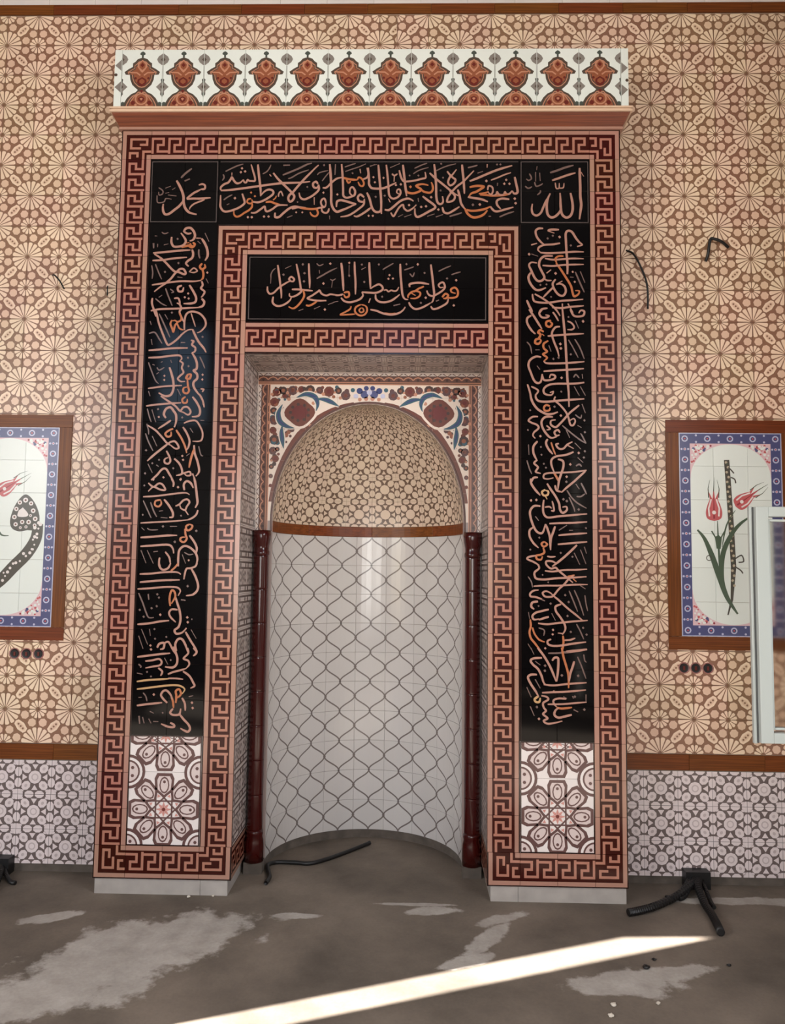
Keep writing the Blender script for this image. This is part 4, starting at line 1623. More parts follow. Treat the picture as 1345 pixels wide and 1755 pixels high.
# ------------------------------------------------------------------ calligraphy: millimetres in the panel's plane (x, z)
# l letter  o orange  y yellowish  p pale sign  d dots  e pale dots  f/q orange dots; then the pen width
LETTERS = {
    'top': '''l15:-875,3946 -873,3964 -853,3983 -831,3992 -816,4013 -809,4024 -795,4002 -779,3988 -759,3992 -742,4009|l16:-876,3944 -830,3946 -758,3955 -668,3968 -579,3981 -507,3989 -419,3992 -381,3995 -345,3999|l13:-742,4011 -734,3994 -723,3994 -716,4009 -705,4003 -687,4002 -673,4003 -673,4024 -683,4058 -697,4104|l16:-657,4104 -652,4058 -644,4002 -637,3946 -636,3909|d10:-757,4056 -732,4061 -751,4080|p10:-848,4061 -816,4078 -780,4095 -744,4106|p10:-862,4043 -856,4024 -866,4005|l9:-810,4054 -810,4035|p9:-627,4046 -602,4061 -585,4087 -580,4102|p14:-506,4099 -466,4100|l16:-564,4052 -540,4020 -510,3989 -477,3957 -452,3931 -437,3909 -444,3887 -461,3876 -472,3894 -466,3916 -448,3931 -424,3961 -381,4013 -346,4050 -318,4080 -297,4100|l10:-586,4043 -576,4030|l15:-746,3925 -735,3894 -730,3868 -748,3849 -780,3831 -826,3816 -855,3819 -872,3845 -877,3879 -874,3916|d11:-788,3897|p10:-854,3886 -829,3905 -804,3918|p9:-835,3856 -820,3864|o12:-692,3894 -710,3890 -714,3872 -698,3864 -684,3872 -688,3890|l15:-682,3875 -648,3872 -612,3886 -577,3909 -561,3927 -567,3944 -589,3950 -614,3938 -633,3916|o14:-684,3864 -687,3842 -704,3823 -729,3808 -754,3790 -775,3784 -790,3797 -792,3820|l14:-691,3808 -664,3809 -632,3831 -611,3846 -605,3824 -593,3816 -564,3831 -540,3850 -518,3855 -475,3855|o15:-605,3872 -576,3875 -547,3864 -518,3857|o9:-562,3886 -548,3898 -543,3912|l10:-530,3905 -529,3924 -516,3938 -503,3909|d10:-708,3781 -685,3781 -613,3785 -586,3785|l16:-548,3809 -547,3783 -524,3783 -496,3809 -464,3835 -435,3846 -403,3842 -367,3839|p10:-477,3779 -445,3792|q9:-693,3931 -670,3909|p13:-508,4039 -455,4061 -412,4080 -369,4102 -337,4112|p10:-475,4017 -454,4024 -411,4050 -354,4071|p8:-303,4039 -289,4054 -239,4067|p8:-274,4002 -253,4032 -232,4058|e9:-265,4100|l17:-231,4106 -226,4058 -222,4002 -219,3928 -218,3872 -206,3835 -184,3815 -156,3824 -120,3839 -89,3854 -71,3861|l16:-71,3861 -100,3869 -136,3880 -164,3885 -184,3876 -187,3843|l14:-270,3961 -252,3961 -237,3972 -220,3991 -188,4017 -156,4024|o16:-156,4024 -113,4013 -66,4009|o13:-130,4009 -118,3991 -105,4002|o13:-66,4009 -59,4024 -41,4017 -28,3991 -33,3972 -51,3976 -62,3998|l13:-34,4013 -9,4024 -2,4050 -11,4084|l15:-161,4106 -156,4058 -152,4002 -149,3946 -147,3913 -129,3900 -104,3906 -82,3917 -79,3943 -94,3965 -108,3954 -109,3928 -93,3913|l15:-299,3983 -310,3998 -327,3987 -323,3965 -305,3961 -295,3976|l15:-295,3980 -293,3950 -315,3924 -347,3902 -379,3890 -401,3902 -409,3931|d9:-265,3931 -183,3920|e8:-361,3966 -95,4050|l11:-52,4076 -47,4050|p9:-142,4088 -103,4102 -78,4110|p8:-138,4061 -96,4076 -53,4091 -17,4108|p8:-197,4106 -198,4076 -199,4039|p8:8,4095 48,4104|l16:-4,4084 2,4010 3,3984 17,3961 46,3956 85,3958 121,3972 163,3993|l15:-25,3902 -47,3920 -62,3902 -53,3880 -28,3876 -23,3894|l14:-23,3887 -28,3858 -56,3832 -91,3806 -120,3791 -162,3784|l16:-9,3932 7,3895 19,3850 32,3824 51,3813 73,3821 74,3858|l15:15,3839 -13,3817 -41,3798 -66,3786 -84,3791|l13:-248,3868 -258,3894 -272,3890 -279,3872 -271,3850 -255,3846 -248,3868|l13:-256,3842 -282,3839 -306,3835|o16:-292,3835 -332,3831 -378,3835 -403,3839|l15:-389,3835 -414,3842 -450,3831|l13:-231,3835 -235,3817 -249,3807 -270,3817 -274,3839|o13:-306,3835 -295,3806 -309,3787 -331,3794 -342,3813|d8:-424,3811 -388,3811|l9:-319,3902 -318,3857|e7:-417,3874|p8:-227,3791 -225,3769|d9:3,3791 28,3791|l16:56,4102 62,4039 69,3965 75,3891 78,3802|d9:28,4026 37,3995 88,4022|e9:43,3906 96,3913|p8:8,4091 36,4106|p9:126,4084 183,4110|l14:103,4102 111,4039 117,3976 121,3924 132,3902 150,3895 175,3906 189,3928 185,3950 171,3950 167,3932 185,3921|l12:137,4047 152,4036 170,4047|l11:152,4036 150,3998|l14:180,4069 190,4028 206,4002 231,4000 274,4006 316,4017 336,4024 332,4058|l16:201,4102 209,4039 217,3965 225,3910|o16:217,3984 224,3939 253,3928 282,3932 310,3950 281,3973 317,3984 352,3976|o15:310,3950 331,3936 364,3932 379,3954 374,3984 368,3995|f11:247,3967|d10:161,3978 190,3982|p9:269,4080 309,4099 344,4112|p8:263,4047 298,4069 352,4086|e8:293,4036 241,4036 426,4108 438,4023 424,3945|l15:359,4052 391,4021 431,3988 476,3950 506,3925 528,3914|l16:385,4106 391,4058 397,3984 399,3910 407,3873 425,3862 439,3877 435,3910|p9:398,4065 434,4084 475,4099 514,4108|l16:97,3828 122,3826 150,3847 182,3876 211,3891 239,3895 266,3880|l13:133,3810 149,3788 165,3814 183,3843 204,3858 211,3836 233,3821 261,3836 282,3858|d10:240,3856 311,3845 339,3849 369,3904 412,3829|l16:319,3910 346,3888 389,3854 389,3836 357,3818 318,3795 290,3784 276,3799 274,3836|p10:292,3899 296,3876|l10:118,3895 129,3873|p8:176,3784 204,3799|p8:212,3784 254,3799|p9:347,3788 390,3803|p9:397,3784 439,3799|l14:462,4062 476,4043 494,4025 511,4010 502,3988 480,3976 468,3995 477,4025 494,4043 516,4073|l14:477,3940 495,3928 508,3910 502,3888 481,3877 463,3877 467,3902 481,3925 498,3947 523,3973 552,3995 584,4028 619,4066|l16:549,4103 553,4058 559,4002 564,3925|p11:583,4084 612,4091 640,4099|p9:640,4051 672,4062|l11:697,4106 696,4084|e8:754,4104 774,4104|l16:594,4002 641,4021 690,4043 744,4066 797,4084 843,4097|l11:719,4008 762,4025 797,4041 836,4054|d11:692,4003|l16:858,4028 865,3992 877,3955 874,3932 854,3927 843,3944|l13:843,3944 826,3925 808,3925 801,3936 794,3921 776,3918 762,3925 755,3936 748,3921 726,3914|d10:808,4010 797,3986 827,3986|p11:758,3992 756,3973|l12:700,3947 705,3973 726,3966 730,3940 719,3921 701,3936|o15:818,3921 780,3916 726,3914 691,3918 655,3918|o17:594,3965 634,3973 676,3969 655,3951 630,3936 605,3928 591,3910|o12:648,3925 691,3932 705,3940|l16:584,3906 620,3899 662,3892 701,3877|d11:654,3860|e11:613,3858|o16:577,3829 602,3822 641,3824 684,3833 716,3848|o17:567,3836 584,3803 613,3783 645,3785 677,3800 698,3825|l15:716,3848 733,3826 755,3818 797,3829 850,3844|l15:826,3892 783,3896 755,3884 755,3859 776,3833|d11:858,3896 863,3868|l16:525,3951 536,3910 545,3866 567,3833|l15:435,3844 442,3818 450,3810 471,3807 503,3825 535,3847|p11:478,3788 514,3799 549,3810|p11:769,3785 811,3804 854,3818|p11:705,3789 719,3789''',
    'name_left': '''l18:-1138,4005 -1120,3974 -1103,3938 -1093,3903 -1092,3872 -1081,3836 -1059,3811 -1034,3802 -1012,3798|l17:-1098,3875 -1116,3849 -1146,3824 -1176,3801 -1198,3798 -1210,3814 -1214,3839 -1212,3862|l15:-1074,3894 -1056,3910 -1032,3929 -1007,3942 -992,3951|l14:-992,3951 -970,3954 -968,3974 -984,3983 -1005,3977|l15:-1074,3891 -1037,3894 -993,3894 -932,3899|l12:-968,3888 -999,3875 -1029,3862 -1050,3843 -1056,3827|p14:-1112,4021 -1085,4050 -1049,4079|p16:-1090,4002 -1059,4015|p9:-1243,3961 -1218,3942 -1220,3922 -1239,3916 -1242,3935|p9:-1203,3958 -1172,3970|p8:-1202,3926 -1180,3932|p9:-1186,3916 -1136,3910|p9:-1251,3913 -1246,3871 -1209,3874 -1198,3894 -1164,3890|p8:-1162,3948 -1144,3961''',
    'name_right': '''l18:1237,4083 1238,4036 1240,3972 1240,3909 1245,3862 1240,3815 1234,3771|l8:1245,4058 1261,4031|l17:1183,3931 1189,3900 1195,3862 1194,3824 1182,3793 1158,3782 1137,3796 1128,3821 1125,3862 1124,3900 1122,3931|l17:1125,3830 1116,3811 1094,3789 1070,3783 1051,3799 1045,3830 1045,3868 1052,3899 1065,3928|l15:1056,3906 1040,3880 1025,3846 1010,3811 986,3794 964,3805 957,3833 961,3865|p15:1065,4054 1105,4067 1154,4086 1202,4099|l15:1077,4007 1117,4021 1166,4039 1213,4053|l9:1095,3993 1100,3960 1116,3960 1118,3991|l9:1118,3960 1141,3963 1146,3991|p10:944,4048 956,4020 940,4007 925,4016|p10:980,4058 980,4000|p9:1004,4054 1007,4004|p10:919,3972 937,3959 959,3969|p10:974,3997 983,3972 1007,3978 1022,3988|p8:989,4093 986,4070|p10:1007,3947 1007,3934 989,3918''',
    'lintel': '''l14:-525,3492 -517,3441 -507,3373 -500,3322 -500,3292|l13:-582,3363 -581,3336 -567,3319 -544,3326 -522,3349 -496,3370 -463,3390 -443,3397|l13:-443,3394 -457,3407 -444,3421 -427,3407 -433,3394 -450,3394|l14:-416,3499 -405,3451 -394,3397 -388,3357 -383,3336 -402,3316 -431,3302 -451,3306 -452,3323|l14:-439,3346 -403,3346 -376,3343 -317,3338|l14:-343,3502 -340,3448 -336,3397 -335,3353|l14:-547,3302 -550,3268 -529,3248 -500,3248 -470,3262 -448,3282 -441,3299|o14:-373,3343 -366,3309 -381,3276 -407,3245 -430,3232 -456,3242|l13:-236,3280 -279,3279 -319,3283 -346,3293 -319,3310 -287,3333 -277,3340 -264,3320 -237,3310 -214,3317 -183,3314 -145,3312|o14:-355,3252 -335,3249 -309,3262 -289,3276|d10:-217,3501 -255,3382 -244,3226|e10:-378,3496 -367,3443 -369,3394 -490,3434|p11:-295,3411 -266,3428 -226,3452 -186,3472|p8:-563,3414 -563,3437 -551,3461 -538,3471|p8:-563,3414 -565,3380|p8:-481,3471 -445,3488|p8:-297,3502 -280,3489 -257,3499|p8:-281,3462 -279,3442|p8:-216,3408 -202,3401 -184,3411|p8:-202,3401 -207,3357|p8:-397,3218 -370,3229|p8:-308,3229 -272,3246|p8:-226,3256 -182,3273|l16:-153,3506 -147,3459 -141,3391 -137,3337|o14:-135,3327 -108,3331 -105,3307 -124,3300 -135,3317|l13:-184,3312 -164,3312 -138,3319|l14:-75,3513 -73,3459 -68,3392 -67,3317|l14:-151,3297 -131,3277 -101,3270 -68,3277 -39,3290 -23,3311 -30,3331|l14:-30,3331 13,3328 56,3328 89,3345 88,3365 68,3378 39,3365 20,3351|l15:11,3510 13,3459 17,3409 20,3351|l11:98,3342 112,3345 125,3335 141,3342 158,3338 174,3342 185,3362|l14:50,3318 53,3291 73,3274 106,3271 142,3281 171,3301 191,3318|d9:-106,3506 130,3433 124,3411 150,3413|e9:67,3497 -32,3496 -105,3429 -17,3392 89,3304|p9:90,3466 123,3487 152,3504|p9:-219,3455 -177,3476|p9:-35,3466 -9,3480|p7:-106,3493 -107,3422|p8:-196,3270 -167,3276|o13:-35,3257 -64,3240 -67,3213 -44,3193 -14,3196 2,3220 -5,3247 -32,3257|o11:-33,3237 -44,3223 -34,3210 -18,3217 -22,3233 -31,3237|o12:-156,3196 -123,3213 -97,3230 -91,3247|o11:-156,3194 -116,3196 -67,3200|l13:20,3294 11,3267|l14:21,3227 57,3220 97,3204 140,3197 179,3204 208,3221 224,3244|o18:100,3204 140,3199 179,3204|p12:155,3251 195,3261|l15:192,3501 194,3443 200,3376 207,3318 220,3292 240,3288|o13:240,3298 240,3312 259,3332 286,3339 309,3329 306,3309 283,3295 253,3295|o11:260,3325 283,3312|l15:249,3362 248,3379 272,3386 311,3388 361,3380|o13:331,3366 299,3352 272,3332|l14:244,3272 257,3248 283,3231 316,3238 349,3255 371,3269|l15:370,3498 377,3444 385,3376 391,3319 384,3282 375,3269|l13:348,3342 358,3319 381,3309 410,3322 440,3343 453,3363 446,3387 433,3390 416,3376 426,3360 446,3363|l14:372,3248 385,3232 408,3235 437,3249 466,3269 473,3293|o14:437,3302 456,3323 472,3313 460,3296 443,3296|o14:469,3299 502,3299 525,3310 528,3340 511,3360 489,3350 492,3333 515,3326|d10:342,3299 505,3254 518,3404 294,3498|e9:314,3268 334,3447 465,3414 228,3499|p9:215,3464 245,3474 271,3484|p9:416,3457 449,3474 488,3491|p9:491,3437 521,3448 544,3454|p9:248,3443 265,3426 275,3450|p12:401,3279 420,3286''',
    'left': '''l17:-1086,3691 -1073,3711 -1047,3715 -1026,3694 -1018,3667 -1028,3644 -1048,3636|l14:-1086,3694 -1062,3680 -1039,3684|o16:-1030,3626 -1017,3615 -1030,3598 -1050,3605 -1040,3622|l16:-1155,3660 -1156,3629 -1142,3603 -1110,3602 -1083,3612 -1071,3636 -1085,3663 -1102,3684|o17:-1096,3598 -1070,3605 -1043,3608 -1023,3598|o10:-1077,3622 -1050,3626|l15:-1262,3562 -1206,3567 -1139,3574 -1082,3579 -1042,3581|l16:-1032,3585 -1025,3557 -1031,3533 -1054,3516 -1065,3499 -1049,3482|l14:-1264,3517 -1210,3519 -1154,3528 -1088,3535 -1061,3537|l15:-1255,3557 -1214,3530 -1180,3499 -1145,3462 -1121,3448 -1102,3465 -1079,3465 -1065,3441 -1078,3435 -1118,3448 -1150,3410 -1182,3380 -1215,3356 -1247,3329|l17:-978,3651 -957,3619 -942,3581 -940,3544 -954,3517|l12:-1011,3653 -981,3653|o15:-970,3500 -983,3482 -972,3466 -952,3476 -956,3496|o15:-969,3469 -961,3438 -964,3411 -974,3401|l13:-1262,3369 -1182,3382 -1100,3392 -1016,3392 -973,3398|l14:-970,3394 -963,3370 -972,3350 -951,3330 -961,3306 -970,3296|l16:-967,3289 -951,3269 -959,3245 -985,3235|l14:-1263,3214 -1210,3224 -1111,3228 -1044,3232 -985,3235|l14:-1256,3291 -1258,3258 -1243,3214 -1232,3180|l15:-1085,3367 -1108,3356 -1104,3333 -1081,3333 -1075,3356|l16:-1042,3370 -1018,3333 -1000,3296 -1003,3269 -1029,3259 -1072,3258|d9:-1047,3319 -1066,3296 -1043,3289 -938,3445|e9:-1110,3502 -1188,3448 -1120,3648|p17:-1262,3622 -1260,3591|p9:-1237,3618 -1237,3598|p8:-1256,3666 -1242,3666|p8:-1216,3690 -1199,3680 -1176,3687|p8:-1200,3612 -1174,3618|p9:-1268,3488 -1260,3444 -1263,3407|p9:-1246,3495 -1228,3451 -1206,3404|p10:-1181,3349 -1163,3302 -1138,3245|p9:-1154,3346 -1134,3329 -1147,3322|p8:-1219,3295 -1200,3309|p9:-1239,3288 -1201,3258 -1171,3244|p12:-992,3585 -992,3557 -984,3530|p9:-959,3684 -934,3633|p9:-1001,3636 -984,3619|l10:-1045,3448 -1019,3472 -998,3455 -1018,3445 -1042,3448|p9:-1114,3418 -1084,3414|l13:-1129,3289 -1103,3289 -1095,3258 -1112,3262|l14:-1098,3258 -1084,3231 -1094,3208 -1082,3177 -1068,3150|p8:-944,3408 -930,3381|l14:-1260,3215 -1234,3215 -1214,3143 -1189,3079 -1160,3016 -1141,3016 -1105,3043 -1070,3080 -1041,3100 -1014,3104|l14:-1062,3100 -1063,3157 -1051,3198 -1018,3211 -974,3198 -944,3164 -939,3128 -965,3094 -987,3084|l15:-1014,3104 -997,3067 -976,3030 -945,2993 -931,2967|l9:-1026,3201 -1013,3164 -998,3120|o14:-1136,3160 -1145,3137 -1134,3110 -1126,3090 -1118,3127 -1105,3144 -1119,3157 -1132,3154|o13:-1109,3147 -1086,3157 -1083,3177 -1097,3204|o12:-1105,3137 -1091,3110 -1067,3100|p10:-1213,3197 -1185,3140 -1145,3056|p9:-1180,3194 -1162,3164|p9:-1265,3153 -1257,3129|p10:-1269,3079 -1236,3086 -1211,3052 -1190,3019|p9:-1254,3045 -1248,3012|e9:-1139,3204 -954,3060 -1036,2936 -1031,2886|l14:-1268,2978 -1202,2984 -1120,2992 -1038,2994|l14:-1267,2935 -1201,2938 -1135,2947 -1086,2949 -1072,2932 -1084,2916|l13:-1084,2916 -1064,2902 -1070,2876 -1059,2849 -1078,2829 -1091,2812 -1074,2796 -1048,2796|p11:-1081,3026 -1055,3026|l14:-1022,3040 -1006,3033 -1015,3013 -995,2996 -997,2973 -1014,2966|l16:-1014,2966 -993,2933 -982,2900 -984,2870 -1000,2860 -980,2840 -979,2813 -998,2793 -997,2766 -976,2733 -949,2704|d9:-947,2836 -948,2808 -1170,2828 -1170,2804|p9:-967,2943 -949,2906 -935,2873|p9:-1266,2908 -1248,2861 -1222,2802 -1202,2782|p9:-1242,2895 -1229,2891|p9:-1193,2908 -1183,2912|p9:-1215,2878 -1201,2862 -1172,2878|p8:-1217,2838 -1204,2848|p9:-1137,2922 -1130,2905|l16:-1142,2879 -1128,2839 -1117,2796 -1115,2749 -1130,2716 -1163,2709 -1200,2728|o16:-1032,2839 -1042,2816 -1022,2813 -1016,2836 -1032,2839|o14:-1035,2806 -1030,2766 -1023,2743 -1035,2726 -1055,2733 -1056,2756 -1037,2763|l12:-1263,2753 -1195,2763 -1129,2769 -1066,2772|l11:-957,2753 -938,2750 -947,2734|p9:-1092,2752 -1071,2713|p9:-1260,2738 -1249,2708|o13:-1042,2706 -1061,2690 -1054,2670 -1034,2673 -1032,2693|l15:-1002,2706 -979,2677 -958,2637 -957,2604 -973,2591 -1002,2589|l13:-964,2723 -943,2687 -932,2644|l13:-1270,2650 -1208,2659 -1126,2666 -1067,2670|l13:-1187,2709 -1146,2682 -1099,2650 -1072,2623 -1053,2643 -1027,2644 -1010,2617 -1025,2600 -1052,2614 -1075,2620|l16:-1153,2580 -1165,2603 -1154,2633 -1128,2643 -1108,2620 -1094,2597 -1093,2557 -1102,2527|l13:-1123,2567 -1155,2544 -1196,2517|o14:-1108,2518 -1134,2507 -1153,2488 -1139,2471 -1120,2478 -1120,2501|p9:-1263,2635 -1252,2596 -1237,2556|p9:-1236,2629 -1211,2556|d9:-1194,2586|e9:-1200,2632 -1058,2584 -1100,2288|l12:-1047,2551 -1014,2564 -978,2565 -954,2535 -937,2496 -939,2460 -955,2446 -994,2446|p9:-1263,2546 -1252,2510 -1249,2483|l13:-1256,2536 -1209,2507 -1168,2464 -1138,2432 -1118,2442 -1092,2442 -1072,2409 -1091,2402 -1121,2422 -1138,2428|l15:-1138,2428 -1173,2399 -1214,2365 -1252,2329|p9:-1268,2490 -1249,2441 -1221,2388|p9:-1228,2474 -1199,2415|o14:-1091,2511 -1060,2465 -1036,2416 -1025,2377|l14:-1052,2528 -1028,2492 -1011,2449 -1016,2413 -1028,2393|l15:-984,2423 -979,2377 -961,2328 -950,2273 -968,2243|o15:-983,2400 -998,2351 -1009,2292|p8:-957,2417 -943,2368 -930,2361|p9:-1010,2522 -992,2495|l13:-1143,2389 -1125,2356 -1118,2330 -1130,2314 -1150,2320 -1151,2340 -1132,2350|d9:-1050,2360 -1045,2337 -1155,2235 -1054,2226|e8:-1184,2336 -1222,2316|p9:-1248,2313 -1220,2261|l14:-1225,2218 -1193,2248 -1165,2281 -1142,2284 -1122,2255 -1094,2210|l14:-1096,2344 -1068,2318 -1051,2285 -1050,2256 -1082,2246|l12:-1050,2256 -1031,2262 -1005,2269 -998,2250 -1020,2246 -1034,2256|l14:-988,2259 -967,2211|p9:-1199,2307 -1185,2297|e9:-1262,2257 -1261,2391|p8:-952,2568 -929,2568|p7:-1008,2374 -1027,2360|l14:-1108,2229 -1095,2203 -1097,2180|l13:-1241,2202 -1211,2179 -1182,2199 -1159,2193 -1142,2164 -1168,2163 -1198,2176 -1214,2179 -1240,2153|l15:-1031,2161 -1036,2194 -1020,2214 -997,2204 -980,2175|l16:-978,2237 -967,2188 -959,2133 -954,2090 -966,2061|l12:-1268,2122 -1190,2127 -1109,2138 -1028,2147 -1001,2136|d10:-1069,2179 -1056,2223 -1213,2222|e8:-1264,2187 -1267,2018|o13:-1166,2105 -1195,2098 -1198,2075 -1178,2066 -1162,2082 -1166,2102|l15:-1147,2108 -1120,2076 -1096,2037 -1094,2008 -1114,2005|p8:-1124,2001 -1163,2004|l13:-1080,2070 -1058,2080 -1036,2103 -1013,2109 -1000,2093 -1015,2067 -1024,2048 -1047,2057 -1055,2077|l13:-1024,2048 -1004,2019|l13:-950,2048 -959,2022 -981,2003 -1010,1990|l11:-1278,1971 -1201,1976 -1103,1982 -1006,1991|p9:-1267,2100 -1242,2049 -1218,2001|p10:-1224,2091 -1206,2043 -1186,2007|p9:-1174,2040 -1151,2043|e8:-1046,2015|o14:-996,1967 -1015,1954 -1008,1932 -988,1938 -979,1958 -996,1967|o14:-1021,1941 -1017,1909 -1009,1883 -1025,1864 -1045,1873 -1042,1889 -1019,1893|p8:-1271,1945 -1254,1929|p8:-1238,1942 -1219,1932 -1176,1933|e10:-1148,1953 -956,1929 -1077,1865|p10:-1109,1953 -1067,1954|l14:-1275,1888 -1214,1892 -1133,1900 -1065,1902|l14:-1274,1837 -1212,1842 -1115,1848 -1088,1828 -1081,1799|l15:-994,1903 -967,1868 -950,1832 -952,1800|l15:-1053,1725 -1054,1777 -1049,1818 -1024,1841 -992,1835 -958,1806 -944,1768 -953,1726|p9:-1270,1816 -1238,1742|p9:-1234,1816 -1196,1740|p9:-1198,1807 -1172,1811|l12:-1130,1808 -1106,1776 -1098,1738|p8:-1032,1793 -1011,1742|d8:-994,1761|p8:-1020,1806 -994,1793 -968,1797|l13:-1161,1775 -1163,1743 -1152,1711|l14:-1164,1750 -1160,1724 -1140,1705 -1111,1715 -1096,1744|o13:-1094,1699 -1069,1722 -1054,1744|l13:-944,1746 -956,1726 -982,1716 -1004,1713 -1013,1687 -1018,1652|l15:-979,1716 -955,1675 -937,1627 -939,1592 -964,1567 -1003,1560|l13:-1272,1680 -1207,1683 -1126,1692 -1062,1693 -1036,1681|l14:-1270,1633 -1205,1640 -1125,1646 -1041,1649|l13:-1281,1595 -1204,1600 -1124,1608 -1059,1607 -1036,1588 -1048,1559|o14:-1091,1501 -1096,1546 -1087,1587 -1071,1584 -1064,1553 -1085,1514|l15:-1064,1556 -1050,1515 -1035,1470 -1030,1423 -1039,1385 -1061,1365 -1050,1346 -1018,1353 -994,1379|l13:-1048,1480 -1081,1482 -1096,1463 -1086,1438 -1056,1410|l14:-999,1357 -972,1313 -942,1269 -928,1247|p14:-1219,1567 -1214,1535|p10:-1274,1572 -1249,1518 -1228,1465 -1211,1435 -1182,1435|d10:-1146,1451|e9:-1167,1566 -1157,1547 -1168,1499 -1197,1487 -1264,1477 -1240,1439|e10:-995,1614|p13:-1031,1537 -1005,1534|d10:-992,1438 -988,1411|e6:-965,1428|l14:-1274,1396 -1213,1401 -1149,1413 -1094,1419|p9:-1265,1331 -1237,1259|p9:-1250,1369 -1212,1284|p8:-1205,1370 -1198,1332|e8:-1176,1370 -1107,1327 -1171,1316|p8:-968,1370 -937,1320|l15:-1157,1266 -1145,1288 -1119,1292 -1121,1264 -1140,1257|l13:-1116,1292 -1094,1299 -1070,1261 -1050,1230|l15:-1047,1249 -1055,1286 -1040,1315 -1017,1315 -997,1284 -983,1246|d9:-1196,1278|d10:-1192,1256|l15:-1064,1274 -1050,1239 -1040,1205 -1045,1173 -1067,1157 -1109,1160|l13:-984,1268 -980,1237 -1005,1208 -979,1196 -972,1174 -990,1152|l14:-952,1269 -932,1244 -951,1222|l14:-1268,1213 -1207,1221 -1143,1230 -1082,1236|l13:-1222,1190 -1184,1195 -1145,1203 -1129,1188 -1138,1169 -1179,1160 -1220,1152|l13:-1147,1153 -1124,1134 -1132,1109|l13:-1091,1119 -1060,1132 -1022,1142 -990,1152|l14:-1006,1136 -970,1112 -946,1074 -939,1056 -961,1043|l11:-1090,1096 -1042,1096 -1004,1092|y13:-1266,1076 -1202,1085 -1122,1091 -1084,1094|y13:-1264,1034 -1200,1042 -1121,1053 -1057,1059 -1016,1054 -993,1036 -1008,1011|p10:-1260,1173 -1246,1161 -1249,1152|p9:-1267,1123 -1235,1117|e8:-1210,1130 -1187,1105|p8:-1114,1210 -1093,1173|e8:-1078,1198|l14:-1089,960 -1112,981 -1126,1003 -1114,1025 -1094,1028 -1071,1004 -1061,979|o14:-1041,960 -1039,998 -1043,1026 -1024,1036 -1014,1011 -1030,992 -1046,995|o14:-1068,998 -1057,966 -1053,932|l14:-1007,989 -990,958 -986,918|d10:-1167,1005 -950,963 -945,934|p9:-1228,1014 -1212,995 -1204,967|p9:-1253,988 -1234,989|p9:-969,996 -944,1002|l14:-1261,943 -1197,952 -1118,961|l14:-1056,929 -1071,907 -1055,895 -1020,898 -1012,930|l15:-1017,898 -994,871 -964,840 -957,816 -972,803 -1011,821|l14:-1069,851 -1047,839 -1049,827 -1081,829 -1120,844|p16:-1246,886 -1241,842|p11:-1226,880 -1216,846|p9:-1186,912 -1164,902|p9:-1191,871 -1177,846|p9:-1165,856 -1136,856|e7:-1113,905''',
